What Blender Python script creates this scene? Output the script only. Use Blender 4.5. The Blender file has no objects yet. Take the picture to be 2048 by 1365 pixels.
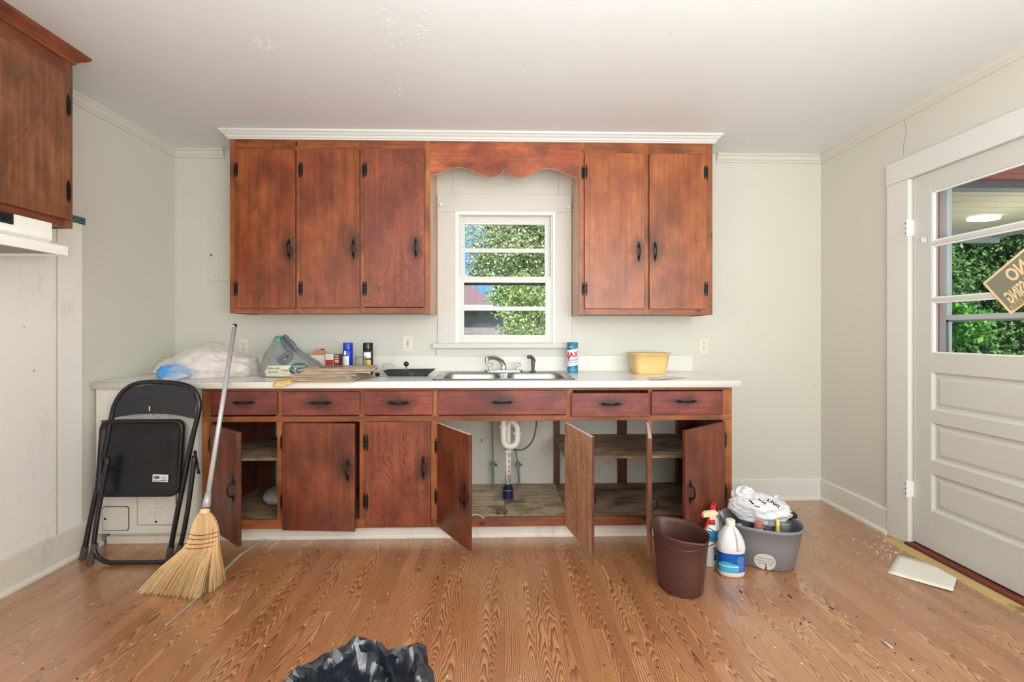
import bpy, bmesh, math, random
from mathutils import Vector, Matrix, noise
random.seed(7)
C = bpy.context.scene.collection
SC = bpy.context.scene
R = math.radians
# ---------------------------------------------------------------- camera model (metres; back wall at y=0, camera looks +y)
FPX = 910.0; TH = R(1.35); DW = 3.227; HC = 1.2; U0 = 1024.0; V0 = 665.0
cT, sT = math.cos(TH), math.sin(TH)
def XU(u, y):            # x of pixel column u on the plane y
    t = (u-U0)/FPX; Y = DW+y
    return Y*(sT+t*cT)/(cT-t*sT)
def ZV(v, x, y):         # z of pixel row v at (x, y)
    return HC-(v-V0)*((DW+y)*cT+x*sT)/FPX
def YU(u, x):            # y of pixel column u on the plane x
    t = (u-U0)/FPX
    return x*(cT-t*sT)/(sT+t*cT)-DW
def FP(u, v, z=0.0):     # point of the horizontal plane z
    d = FPX*(HC-z)/(v-V0); l = (u-U0)/FPX*d
    return Vector((l*cT+d*sT, d*cT-l*sT-DW, z))
def PY(u, v, y):
    x = XU(u, y); return Vector((x, y, ZV(v, x, y)))
def PX(u, v, x):
    y = YU(u, x); return Vector((x, y, ZV(v, x, y)))

cam = bpy.data.cameras.new('camera'); co = bpy.data.objects.new('camera', cam); C.objects.link(co)
co.location = (0, -DW, HC); co.rotation_euler = (R(90), 0, -TH)
cam.sensor_width = 36; cam.lens = 36*FPX/2048; cam.shift_y = -(682.5-V0)/2048; cam.clip_start = 0.02
SC.camera = co
SC.view_settings.view_transform = 'Standard'; SC.view_settings.look = 'None'
SC.view_settings.gamma = 1; SC.view_settings.use_curve_mapping = False
SC.view_settings.exposure = -0.12
SC.cycles.use_denoising = True
SC.cycles.max_bounces = 10; SC.cycles.transparent_max_bounces = 24
SC.cycles.diffuse_bounces = 6; SC.cycles.glossy_bounces = 4; SC.cycles.transmission_bounces = 8
SC.cycles.sample_clamp_indirect = 6
SC.cycles.caustics_reflective = False; SC.cycles.caustics_refractive = False

def lin(c):
    return tuple((x/255/12.92 if x/255 <= .04045 else ((x/255+.055)/1.055)**2.4) for x in c)+(1.0,)

# world: blue sky with white clouds
W = bpy.data.worlds.new('sky'); SC.world = W; W.use_nodes = True
n = W.node_tree.nodes; l = W.node_tree.links; n.clear()
tc = n.new('ShaderNodeTexCoord'); nz = n.new('ShaderNodeTexNoise'); mp = n.new('ShaderNodeMapping')
mp.inputs['Scale'].default_value = (1, 1, 2.2); mp.inputs['Location'].default_value = (.35, .1, 0)
nz.inputs['Scale'].default_value = 2.6; nz.inputs['Detail'].default_value = 5
rp = n.new('ShaderNodeValToRGB'); rp.color_ramp.elements[0].position = .44; rp.color_ramp.elements[1].position = .60
rp.color_ramp.elements[0].color = lin((112, 165, 232)); rp.color_ramp.elements[1].color = lin((250, 250, 252))
bg = n.new('ShaderNodeBackground'); bg.inputs['Strength'].default_value = 1.7; ou = n.new('ShaderNodeOutputWorld')
l.new(tc.outputs['Generated'], mp.inputs['Vector']); l.new(mp.outputs['Vector'], nz.inputs['Vector'])
l.new(nz.outputs['Fac'], rp.inputs['Fac']); l.new(rp.outputs['Color'], bg.inputs['Color']); l.new(bg.outputs[0], ou.inputs[0])

def light(name, kind, loc, rot, energy, color=(1, 1, 1), size=(1, 1), **k):
    d = bpy.data.lights.new(name, kind); o = bpy.data.objects.new(name, d); C.objects.link(o)
    o.location = loc; o.rotation_euler = rot; d.energy = energy; d.color = color
    if kind == 'AREA':
        d.shape = 'RECTANGLE'; d.size, d.size_y = size
    if kind == 'SUN': d.angle = R(1.5)
    return o
light('sun', 'SUN', (0, -5, 8), (R(36), 0, R(-16)), 10, (1, .95, .86))
# added daylight fill at the rear and left walls; no windows are built there
light('rear_fill_light', 'AREA', (0.9, -4.68, 1.55), (R(90), 0, 0), 88, (.92, .965, 1), (2.6, 1.6))
light('rear_left_fill_light', 'AREA', (-2.2, -3.7, 1.5), (R(90), 0, R(-90)), 32, (.92, .965, 1), (1.2, 1.4))
# photographer's flash bounced off the ceiling behind the camera
light('rear_right_fill_light', 'AREA', (2.24, -4.0, 1.5), (R(90), 0, R(90)), 30, (.92, .965, 1), (1.2, 1.4))  # added to brighten the left wall; the right wall has no window here
light('bounce_flash', 'AREA', (0.35, -3.3, 1.15), (R(158), 0, R(-8)), 72, (.91, .96, 1), (1.5, 1.0))

# ---------------------------------------------------------------- object helpers
ORG = {}
def link(o):
    C.objects.link(o); return o
def thing(name, label, cat, loc=(0, 0, 0), group=None):
    o = bpy.data.objects.new(name, None); link(o); o.location = loc; o.empty_display_size = .05
    o['label'] = label; o['category'] = cat
    if group: o['group'] = group
    ORG[o.name] = Vector(loc); return o
def tag(o, label, cat, group=None):
    o['label'] = label; o['category'] = cat
    if group: o['group'] = group
    return o
class G:
    """collects shapes in world coordinates; obj() links them as one mesh object"""
    def __init__(s): s.b = bmesh.new(); s.sm = False
    def box(s, x0, x1, y0, y1, z0, z1, rot=None, org=None):
        x0, x1 = min(x0, x1), max(x0, x1); y0, y1 = min(y0, y1), max(y0, y1); z0, z1 = min(z0, z1), max(z0, z1)
        v = [s.b.verts.new((x, y, z)) for x in (x0, x1) for y in (y0, y1) for z in (z0, z1)]
        for f in ((0, 1, 3, 2), (4, 6, 7, 5), (0, 4, 5, 1), (2, 3, 7, 6), (0, 2, 6, 4), (1, 5, 7, 3)):
            s.b.faces.new([v[i] for i in f])
        if rot is not None: bmesh.ops.transform(s.b, matrix=Matrix.Translation(org) @ rot.to_4x4() @ Matrix.Translation(-Vector(org)), verts=v)
        return s
    def prism(s, pts, a, b, axis='y'):
        """polygon pts (2D) extruded between a and b along axis"""
        def P(p, t):
            return {'y': (p[0], t, p[1]), 'x': (t, p[0], p[1]), 'z': (p[0], p[1], t)}[axis]
        A = [s.b.verts.new(P(p, a)) for p in pts]; B = [s.b.verts.new(P(p, b)) for p in pts]
        s.b.faces.new(A); s.b.faces.new(B[::-1])
        for i in range(len(pts)):
            j = (i+1) % len(pts); s.b.faces.new((A[j], A[i], B[i], B[j]))
        return s
    def loft(s, rings, cap=True, closed=True):
        V = [[s.b.verts.new(p) for p in r] for r in rings]; n_ = len(rings[0])
        for a, b in zip(V, V[1:]):
            for i in range(n_ if closed else n_-1):
                j = (i+1) % n_
                s.b.faces.new((a[i], a[j], b[j], b[i]))
        if cap and closed:
            if cap in (True, 'both', 'start'): s.b.faces.new(V[0][::-1])
            if cap in (True, 'both', 'end'): s.b.faces.new(V[-1])
        return s
    def tube(s, pts, r, n_=10, cap=True, closed=False):
        pts = [Vector(p) for p in pts]; rs = r if isinstance(r, (list, tuple)) else [r]*len(pts)
        rings = []; up = None; N = len(pts)
        for i, p in enumerate(pts):
            if closed: t = pts[(i+1) % N]-pts[i-1]
            else: t = pts[min(i+1, N-1)]-pts[max(i-1, 0)]
            t.normalize()
            if up is None:
                up = Vector((0, 0, 1)) if abs(t.z) < .9 else Vector((1, 0, 0))
            up = (up-t*up.dot(t)); up.normalize(); sd = t.cross(up)
            rings.append([p+(up*math.cos(a)+sd*math.sin(a))*rs[i] for a in (2*math.pi*k/n_ for k in range(n_))])
        if closed: rings.append(rings[0])
        return s.loft(rings, cap and not closed)
    def cyl(s, p, q, r, r2=None, n_=20):
        p, q = Vector(p), Vector(q)
        return s.tube([p, q], [r, r if r2 is None else r2], n_)
    def lathe(s, c, prof, n_=28, sx=1, sy=1, rot=0, cap=True):
        rings = [[(c[0]+(r*sx*math.cos(a))*math.cos(rot)-(r*sy*math.sin(a))*math.sin(rot),
                   c[1]+(r*sx*math.cos(a))*math.sin(rot)+(r*sy*math.sin(a))*math.cos(rot), c[2]+z)
                  for a in (2*math.pi*k/n_ for k in range(n_))] for r, z in prof]
        return s.loft(rings, cap)
    def ball(s, c, r, seg=16, sc=(1, 1, 1)):
        v = bmesh.ops.create_uvsphere(s.b, u_segments=seg, v_segments=seg//2, radius=r)['verts']
        bmesh.ops.transform(s.b, matrix=Matrix.Translation(c) @ Matrix.Diagonal((*sc, 1)), verts=v); return s
    def sweep(s, prof, path, closed=False, cap=True):
        """prof (d, z) swept along the 2D path; d is measured to the right of the direction of travel"""
        N = len(path); rings = []
        for i in range(N):
            p = Vector(path[i]); ns = []
            if closed or i > 0: t = (p-Vector(path[i-1])).normalized(); ns.append(Vector((t.y, -t.x)))
            if closed or i < N-1: t = (Vector(path[(i+1) % N])-p).normalized(); ns.append(Vector((t.y, -t.x)))
            m = ns[0] if len(ns) == 1 else (ns[0]+ns[1])/(1+ns[0].dot(ns[1]))
            rings.append([(p.x+m.x*d, p.y+m.y*d, z) for d, z in prof])
        if closed: rings.append(rings[0])
        return s.loft(rings, cap and not closed)
    def smooth(s): s.sm = True; return s
    def obj(s, name, mat, parent=None, bevel=0, seg=2, local=False, loc=None, wn=True, sub=0, solid=0):
        bmesh.ops.remove_doubles(s.b, verts=s.b.verts, dist=1e-6) if sub or solid else None
        bmesh.ops.recalc_face_normals(s.b, faces=s.b.faces)
        org = Vector((0, 0, 0))
        if parent is not None and not local: org = ORG.get(parent.name, Vector((0, 0, 0)))
        if loc is not None: org = Vector(loc)
        if org.length: bmesh.ops.translate(s.b, verts=s.b.verts, vec=-org)
        m = bpy.data.meshes.new(name); s.b.to_mesh(m); s.b.free()
        for mm in (mat if isinstance(mat, (list, tuple)) else [mat]): m.materials.append(mm)
        if s.sm:
            for p in m.polygons: p.use_smooth = True
        o = bpy.data.objects.new(name, m); link(o)
        if parent is not None:
            o.parent = parent; ORG[o.name] = org if not local else Vector((0, 0, 0))
            if loc is not None: o.location = Vector(loc)-ORG.get(parent.name, Vector((0, 0, 0)))
        elif loc is not None: o.location = loc; ORG[o.name] = org
        if solid: md = o.modifiers.new('solid', 'SOLIDIFY'); md.thickness = solid; md.offset = 0
        if bevel:
            md = o.modifiers.new('bevel', 'BEVEL'); md.width = bevel; md.segments = seg; md.limit_method = 'ANGLE'; md.angle_limit = R(35)
        if sub: md = o.modifiers.new('sub', 'SUBSURF'); md.levels = sub; md.render_levels = sub
        return o
def struct(o):
    o['kind'] = 'structure'; return o
def stuff(o):
    o['kind'] = 'stuff'; return o
def rrect(x0, x1, y0, y1, r, k=5):
    out = []
    for cx, cy, a0 in ((x1-r, y1-r, 0), (x0+r, y1-r, 90), (x0+r, y0+r, 180), (x1-r, y0+r, 270)):
        for i in range(k+1):
            a = R(a0+90*i/k); out.append((cx+r*math.cos(a), cy+r*math.sin(a)))
    return out
def curve(pts, k=8):
    """Catmull-Rom through pts"""
    P = [Vector(p) for p in pts]; P = [P[0]*2-P[1]]+P+[P[-1]*2-P[-2]]; out = []
    for i in range(1, len(P)-2):
        for j in range(k):
            t = j/k; a, b, c_, d = P[i-1:i+3]
            out.append(.5*((2*b)+(c_-a)*t+(2*a-5*b+4*c_-d)*t*t+(3*b-a-3*c_+d)*t**3))
    out.append(P[-2]); return out
def text_bm(txt, size, depth=.0004, align='CENTER', bold=0):
    cu = bpy.data.curves.new('t', 'FONT'); cu.body = txt; cu.size = size; cu.extrude = depth; cu.align_x = align; cu.align_y = 'CENTER'
    cu.offset = bold; cu.resolution_u = 3
    o = bpy.data.objects.new('t', cu); C.objects.link(o); dg = bpy.context.evaluated_depsgraph_get(); dg.update()
    m = bpy.data.meshes.new_from_object(o.evaluated_get(dg)); b = G(); b.b.from_mesh(m)
    bpy.data.objects.remove(o); bpy.data.curves.remove(cu); bpy.data.meshes.remove(m); return b

# ---------------------------------------------------------------- materials
class N:
    def __init__(s, name):
        s.m = bpy.data.materials.new(name); s.m.use_nodes = True; s.t = s.m.node_tree; s.t.nodes.clear()
        s.out = s.t.nodes.new('ShaderNodeOutputMaterial')
    def add(s, typ, **k):
        nd = s.t.nodes.new('ShaderNode'+typ)
        for a, b in k.items():
            if a.startswith('i_'):
                key = a[2:]; key = int(key) if key.isdigit() else key.replace('_', ' ')
                s.set(nd.inputs[key], b)
            else: setattr(nd, a, b)
        return nd
    def set(s, inp, v):
        if isinstance(v, bpy.types.NodeSocket): s.t.links.new(v, inp)
        elif isinstance(v, bpy.types.Node): s.t.links.new(v.outputs[0], inp)
        else: inp.default_value = v
    def math(s, op, a, b=0.0, c=0.0, clamp=False):
        nd = s.t.nodes.new('ShaderNodeMath'); nd.operation = op; nd.use_clamp = clamp
        for i, x in enumerate((a, b, c)): s.set(nd.inputs[i], x)
        return nd.outputs[0]
    def mix(s, f, a, b, mode='MIX'):
        nd = s.t.nodes.new('ShaderNodeMix'); nd.data_type = 'RGBA'; nd.blend_type = mode; nd.clamp_factor = True
        s.set(nd.inputs[0], f); s.set(nd.inputs[6], a); s.set(nd.inputs[7], b); return nd.outputs[2]
    def ramp(s, f, p0, p1, c0=(0, 0, 0, 1), c1=(1, 1, 1, 1)):
        nd = s.t.nodes.new('ShaderNodeValToRGB'); e = nd.color_ramp.elements
        e[0].position, e[1].position = p0, p1; e[0].color, e[1].color = c0, c1; s.set(nd.inputs[0], f); return nd.outputs[0]
    def noise(s, vec, scale, detail=3, rough=.5, dist=0):
        nd = s.t.nodes.new('ShaderNodeTexNoise'); s.set(nd.inputs['Vector'], vec); nd.inputs['Scale'].default_value = scale
        nd.inputs['Detail'].default_value = detail; nd.inputs['Roughness'].default_value = rough; nd.inputs['Distortion'].default_value = dist
        return nd.outputs['Fac']
    def objvec(s, scale=(1, 1, 1), rnd=37.0, kind='Object'):
        tc_ = s.t.nodes.new('ShaderNodeTexCoord'); v = tc_.outputs[kind]
        if rnd:
            oi = s.t.nodes.new('ShaderNodeObjectInfo'); r_ = s.math('MULTIPLY', oi.outputs['Random'], rnd)
            cb = s.t.nodes.new('ShaderNodeCombineXYZ')
            for i in range(3): s.set(cb.inputs[i], r_)
            va = s.t.nodes.new('ShaderNodeVectorMath'); va.operation = 'ADD'; s.set(va.inputs[0], v); s.set(va.inputs[1], cb.outputs[0]); v = va.outputs[0]
        vm = s.t.nodes.new('ShaderNodeVectorMath'); vm.operation = 'MULTIPLY'; s.set(vm.inputs[0], v); vm.inputs[1].default_value = scale
        return vm.outputs[0]
    def scale(s, vec, sc):
        vm = s.t.nodes.new('ShaderNodeVectorMath'); vm.operation = 'MULTIPLY'; s.set(vm.inputs[0], vec); vm.inputs[1].default_value = sc; return vm.outputs[0]
    def bump(s, h, strength=.2, dist=.002):
        nd = s.t.nodes.new('ShaderNodeBump'); nd.inputs['Strength'].default_value = strength; nd.inputs['Distance'].default_value = dist
        s.set(nd.inputs['Height'], h); return nd.outputs[0]
    def bsdf(s, color, rough=.5, metal=0, spec=.5, normal=None, coat=0, trans=0, alpha=1, emit=None, estr=0, ior=1.45, sheen=0, coat_rough=.1, coat_ior=1.5):
        nd = s.t.nodes.new('ShaderNodeBsdfPrincipled'); I = nd.inputs
        s.set(I['Base Color'], color); s.set(I['Roughness'], rough); s.set(I['Metallic'], metal); s.set(I['Specular IOR Level'], spec)
        s.set(I['Coat Weight'], coat); s.set(I['Transmission Weight'], trans); s.set(I['Alpha'], alpha); s.set(I['IOR'], ior); I['Coat Roughness'].default_value = coat_rough; I['Coat IOR'].default_value = coat_ior
        if normal is not None: s.set(I['Normal'], normal)
        if emit is not None: s.set(I['Emission Color'], emit); I['Emission Strength'].default_value = estr
        s.t.links.new(nd.outputs[0], s.out.inputs[0]); return s.m

def plain(name, rgb, rough=.5, metal=0, spec=.5, var=.06, nscale=12, bump=0, bscale=60, coat=0, dirt=None, dscale=6, dlo=.58, dhi=.75, sc=(1, 1, 1)):
    k = N(name); v = k.objvec(sc); c0 = lin(rgb); c = c0
    if var:
        f = k.noise(v, nscale, 3); dk = tuple(x*(1-var*3) for x in c0[:3])+(1,); lt = tuple(min(1, x*(1+var*2)) for x in c0[:3])+(1,)
        c = k.mix(f, dk, lt)
    if dirt:
        f = k.ramp(k.noise(v, dscale, 6, .65), dlo, dhi); c = k.mix(f, c, lin(dirt))
    nm = k.bump(k.noise(v, bscale, 4), bump, .003) if bump else None
    return k.bsdf(c, rough, metal, spec, nm, coat)

def wood(name, base, light_, dark, axis='z', line=None, fig=.4, freq=9, wild=.35, rough=.38, blotch=.6, smudge=True, knots=0, spec=.5, bl=(.44, .68), coat=.15):
    """stained wood; grain runs along the object's local axis"""
    k = N(name); v = k.objvec(); line = line or dark
    g, a = {'z': ('z', 'x'), 'x': ('x', 'z'), 'y': ('y', 'x')}[axis], 0
    def sc(along, across): return tuple(along if ax == axis else across for ax in 'xyz')
    low = k.noise(v, 3.2, 4, .6); col = k.mix(k.ramp(low, .35, .68), lin(base), lin(light_))
    streak = k.noise(k.scale(v, sc(2.0, 46)), 1, 4, .6)
    col = k.mix(k.math('MULTIPLY', k.ramp(streak, .40, .72), .55), col, lin(dark))
    # growth rings: contour lines of a stretched noise field
    f = k.noise(k.scale(v, sc(1.3, 5.0)), 1, 2, .5, wild)
    w = k.math('MULTIPLY', f, freq*3.2); w = k.math('ADD', w, k.math('MULTIPLY', streak, .5)); w = k.math('FRACT', w)
    ln = k.ramp(w, .55, .98); ln = k.math('MULTIPLY', ln, fig)
    msk = k.ramp(k.noise(v, 2.1, 2), .38, .62); ln = k.math('MULTIPLY', ln, k.math('ADD', k.math('MULTIPLY', msk, .8), .2))
    col = k.mix(ln, col, lin(line))
    bt = k.ramp(k.noise(k.scale(v, sc(.7, 1.3)), 6.5, 5, .62), *bl); col = k.mix(k.math('MULTIPLY', bt, blotch), col, lin(dark))
    if knots:
        vo = k.add('TexVoronoi', i_Vector=k.scale(v, sc(1.0, 1.8)), i_Scale=knots); vo.inputs['Randomness'].default_value = 1
        kn = k.ramp(k.math('ADD', vo.outputs['Distance'], k.math('MULTIPLY', low, .08)), .075, .16, (1, 1, 1, 1), (0, 0, 0, 1)); col = k.mix(kn, col, lin((52, 22, 12)))
    if smudge:
        at = k.add('Attribute', attribute_type='OBJECT', attribute_name='smudge')
        tc_ = k.add('TexCoord'); sb = k.add('VectorMath', operation='SUBTRACT'); k.set(sb.inputs[0], tc_.outputs['Object']); k.set(sb.inputs[1], at.outputs['Vector'])
        le = k.add('VectorMath', operation='LENGTH'); k.set(le.inputs[0], k.scale(sb.outputs[0], (16, 1, 9) if smudge == 'v' else (9, 1, 20)))
        d = k.math('ADD', le.outputs['Value'], k.math('MULTIPLY', k.noise(v, 16, 4, .7), 1.1)); sm = k.ramp(k.math('MULTIPLY', d, .5), .38, .84, (1, 1, 1, 1), (0, 0, 0, 1))
        col = k.mix(k.math('MULTIPLY', sm, .8), col, lin((40, 18, 14)))
    fl = k.ramp(k.noise(v, 55, 2, .5), .735, .76); col = k.mix(k.math('MULTIPLY', fl, .5), col, lin((60, 30, 22)))
    rg = k.math('ADD', k.math('MULTIPLY', low, .25), rough-.1)
    nm = k.bump(k.math('ADD', k.math('MULTIPLY', ln, -.6), k.math('MULTIPLY', streak, .5)), .25, .0012)
    return k.bsdf(col, rg, 0, spec, nm, coat=coat, coat_rough=.3)

def paint(name, rgb, rough=.55, bump=.10, bscale=35, var=.02, dirt=None, spots=None, spec=.4):
    k = N(name); v = k.objvec(rnd=0); c0 = lin(rgb)
    c = k.mix(k.noise(v, 1.6, 3), tuple(x*(1-var) for x in c0[:3])+(1,), tuple(min(1, x*(1+var)) for x in c0[:3])+(1,))
    c = k.mix(k.math('MULTIPLY', k.ramp(k.noise(v, 9, 6, .7), .62, .8), .25), c, tuple(x*.82 for x in c0[:3])+(1,))
    if dirt: c = k.mix(k.math('MULTIPLY', k.ramp(k.noise(k.scale(v, (1, 1, .35)), 7, 6, .75), .55, .75), .6), c, lin(dirt))
    sp = k.ramp(k.noise(v, 42, 2, .4), .765, .79); c = k.mix(k.math('MULTIPLY', sp, .55), c, lin((120, 110, 95)))
    h = k.math('ADD', k.noise(v, bscale, 5, .55), k.math('MULTIPLY', k.noise(v, 5, 3), 2.5))
    return k.bsdf(c, rough, 0, spec, k.bump(h, bump, .004))

m_wall = paint('wall_paint', (208, 206, 194), .5)
m_ceil = paint('ceiling_paint', (222, 227, 227), .45, .16, 22)
m_trim = paint('trim_paint', (217, 217, 210), .38, .06)
m_trimw = paint('white_trim_paint', (232, 233, 229), .35, .06)
m_crown = paint('crown_paint', (208, 208, 202), .4, .05)
m_case = paint('window_casing_paint', (206, 203, 194), .4, .06)
m_sash = paint('sash_paint', (214, 213, 206), .4, .05)
m_door = paint('door_paint', (202, 203, 195), .36, .05)
m_dirtytrim = paint('dirty_trim_paint', (222, 217, 205), .45, .08, dirt=(150, 138, 115))
m_sheet = paint('wall_sheet_paint', (236, 235, 228), .42, .05, dirt=(205, 198, 182))
m_enamel = paint('old_enamel', (218, 215, 205), .35, .04, dirt=(185, 178, 160))
m_groove = plain('grime_line', (58, 48, 38), .9)
m_backin = paint('cupboard_back_paint', (206, 202, 190), .6, .08, dirt=(150, 140, 120))
UP = dict(base=(128, 60, 32), light_=(164, 90, 50), dark=(72, 33, 21), line=(86, 40, 25))
m_updoor = wood('upper_door_wood', axis='z', smudge='v', fig=.30, freq=7, wild=.5, **UP)
m_updoor2 = wood('upper_door_grain_wood', axis='z', smudge='v', fig=.62, freq=10, wild=.9, base=(130, 64, 45), light_=(158, 86, 58), dark=(80, 40, 31), line=(76, 37, 29))
m_updoor3 = wood('upper_door_orange_wood', axis='z', smudge='v', fig=.28, freq=6, wild=.5, base=(146, 78, 42), light_=(184, 110, 62), dark=(98, 49, 29), line=(104, 52, 32), rough=.33)
m_stile = wood('pine_upright_wood', (146, 78, 40), (182, 110, 60), (68, 35, 21), 'z', fig=.25, freq=5, smudge=False, knots=5)
m_rail = wood('pine_rail_wood', (138, 74, 39), (172, 100, 55), (66, 34, 21), 'x', fig=.25, freq=5, smudge=False, knots=4)
m_val = wood('pine_valance_wood', (152, 74, 46), (190, 106, 66), (86, 44, 30), 'x', fig=.2, freq=5, smudge=False, knots=5.2, blotch=.8)
m_lowdoor = wood('lower_door_wood', (114, 55, 37), (146, 80, 52), (56, 28, 21), 'z', smudge='v', fig=.28, freq=7, wild=.5)
m_lowdoor2 = wood('lower_door_grain_wood', (130, 64, 44), (160, 86, 56), (70, 34, 26), 'z', smudge='v', fig=.75, freq=11, wild=1.0)
m_drawer = wood('drawer_wood', (118, 52, 43), (152, 74, 60), (62, 28, 25), 'x', smudge='h', fig=.35, freq=8, wild=.4)
m_inner = wood('unfinished_door_back_wood', (192, 142, 106), (212, 168, 132), (120, 76, 52), 'z', smudge=False, fig=.8, freq=14, wild=.5, rough=.6, coat=0)
m_side = wood('cabinet_side_wood', (88, 44, 28), (118, 62, 40), (44, 23, 16), 'z', smudge=False, fig=.3)
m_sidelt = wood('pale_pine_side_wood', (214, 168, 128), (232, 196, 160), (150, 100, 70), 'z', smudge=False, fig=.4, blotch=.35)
m_leftcab = wood('left_cabinet_door_wood', (112, 68, 43), (148, 98, 66), (70, 42, 29), 'z', smudge=False, fig=.3, freq=6, wild=.4)
m_leftcabr = wood('left_cabinet_rail_wood', (118, 62, 38), (150, 84, 52), (70, 36, 24), 'y', smudge=False, fig=.3, freq=6, wild=.4)
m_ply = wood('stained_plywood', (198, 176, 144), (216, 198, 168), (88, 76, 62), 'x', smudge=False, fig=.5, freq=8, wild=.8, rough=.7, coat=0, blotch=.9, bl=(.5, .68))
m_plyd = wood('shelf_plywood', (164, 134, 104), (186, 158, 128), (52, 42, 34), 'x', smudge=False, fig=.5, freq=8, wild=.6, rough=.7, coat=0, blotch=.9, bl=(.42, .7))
m_iron = plain('black_iron', (34, 32, 32), .42, .6, .5, .1, bump=.3, bscale=180)
m_counter = plain('white_laminate', (238, 236, 230), .25, 0, .5, .012, dirt=(205, 200, 190), dlo=.66, dhi=.85)
m_upst = plain('white_upstand_laminate', (222, 220, 211), .3, 0, .5, .012)
m_steel = plain('brushed_steel', (176, 175, 172), .3, 1, .5, .06, nscale=5, bump=.1, bscale=250, sc=(1, 12, 1))
m_chrome = plain('chrome', (200, 200, 198), .16, 1, .5, .02)
m_pvc = plain('white_pvc', (226, 222, 210), .35, dirt=(180, 172, 155))
m_copper = plain('painted_copper', (118, 136, 132), .5, .2, dirt=(80, 66, 50), dscale=20)
m_rubber = plain('black_rubber', (24, 24, 26), .55)
m_navy = plain('navy_rubber', (24, 34, 66), .5)
m_blackmetal = plain('black_enamel_steel', (20, 22, 25), .30, 0, .5, .05, dirt=(44, 44, 46), dlo=.7)
m_tube = plain('black_tube_paint', (24, 25, 27), .28, 0, .6, .05)
m_cap = plain('grey_rubber_cap', (74, 72, 70), .7)
m_white = plain('white_plastic', (232, 231, 228), .4, var=.02)
m_almond = plain('almond_plastic', (222, 214, 200), .4, var=.02)
m_dark = plain('dark_hole', (16, 14, 13), .9, var=0)
m_paper = plain('white_paper', (232, 228, 216), .8, var=.02, dirt=(190, 176, 150), dlo=.68)
# ---------------------------------------------------------------- the room
XL, XR, YB, ZC_ = -2.275, 2.305, -4.8, 2.475
k = N('laminate_floor_wood')
uvn = k.add('UVMap', uv_map='uv'); at = k.add('Attribute', attribute_name='rnd')
sp = k.add('SeparateXYZ', i_Vector=uvn.outputs[0]); rn = at.outputs['Fac']
xx, yy = sp.outputs[0], sp.outputs[1]
r2 = k.math('FRACT', k.math('MULTIPLY', rn, 7.13)); r3 = k.math('FRACT', k.math('MULTIPLY', rn, 13.7))
cb = k.add('CombineXYZ'); k.set(cb.inputs[0], k.math('MULTIPLY', xx, 16)); k.set(cb.inputs[1], k.math('MULTIPLY', yy, 2.6)); k.set(cb.inputs[2], k.math('MULTIPLY', rn, 91))
nd_ = k.noise(cb.outputs[0], 1, 2, .5, .25)
# cathedral: w = s*x^2 + y*t + noise; straight: w = x
xc = k.math('SUBTRACT', xx, k.math('MULTIPLY', k.math('SUBTRACT', r3, .5), .05))
par = k.math('MULTIPLY', k.math('MULTIPLY', xc, xc), 3200)
cath = k.math('ADD', par, k.math('MULTIPLY', yy, k.math('ADD', 8.0, k.math('MULTIPLY', r2, 9))))
strt = k.math('ADD', k.math('MULTIPLY', xx, 150), k.math('MULTIPLY', yy, k.math('MULTIPLY', k.math('SUBTRACT', r2, .5), 4)))
isc = k.math('GREATER_THAN', r2, .52)
mixw = k.math('ADD', k.math('MULTIPLY', cath, isc), k.math('MULTIPLY', strt, k.math('SUBTRACT', 1, isc)))
w_ = k.math('FRACT', k.math('ADD', mixw, k.math('MULTIPLY', nd_, 7.5)))
ln = k.ramp(w_, .25, .97); ln2 = k.ramp(w_, .985, 1.0, (1, 1, 1, 1), (0, 0, 0, 1)); ln = k.math('MULTIPLY', ln, ln2)
cb2 = k.add('CombineXYZ'); k.set(cb2.inputs[0], k.math('MULTIPLY', xx, 420)); k.set(cb2.inputs[1], k.math('MULTIPLY', yy, 9)); k.set(cb2.inputs[2], rn)
fine = k.noise(cb2.outputs[0], 1, 3, .6)
tint = k.mix(r3, lin((192, 134, 87)), lin((218, 163, 114)))
tint = k.mix(k.ramp(nd_, .3, .7), tint, lin((203, 145, 95)))
tint = k.mix(k.math('MULTIPLY', k.math('GREATER_THAN', rn, .8), .45), tint, lin((160, 98, 60)))
tint = k.mix(k.math('MULTIPLY', k.ramp(k.noise(k.objvec(rnd=0), 1.3, 3), .42, .62), .35), tint, lin((182, 118, 72)))
col = k.mix(k.math('MULTIPLY', k.ramp(fine, .45, .75), .45), tint, lin((150, 92, 56)))
col = k.mix(k.math('MULTIPLY', ln, .92), col, lin((98, 57, 36)))
sp2 = k.noise(k.objvec(rnd=0), 30, 3, .5); col = k.mix(k.math('MULTIPLY', k.ramp(sp2, .70, .73), .35), col, lin((90, 60, 42)))
dust = k.math('MULTIPLY', k.ramp(k.noise(k.objvec(rnd=0), 3.2, 5, .6), .4, .7), .10)
m_floor = k.bsdf(col, k.math('ADD', .27, dust), 0, .65, k.bump(k.math('MULTIPLY', ln, -1), .12, .0006), coat=1, coat_rough=.28, coat_ior=1.85)

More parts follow.
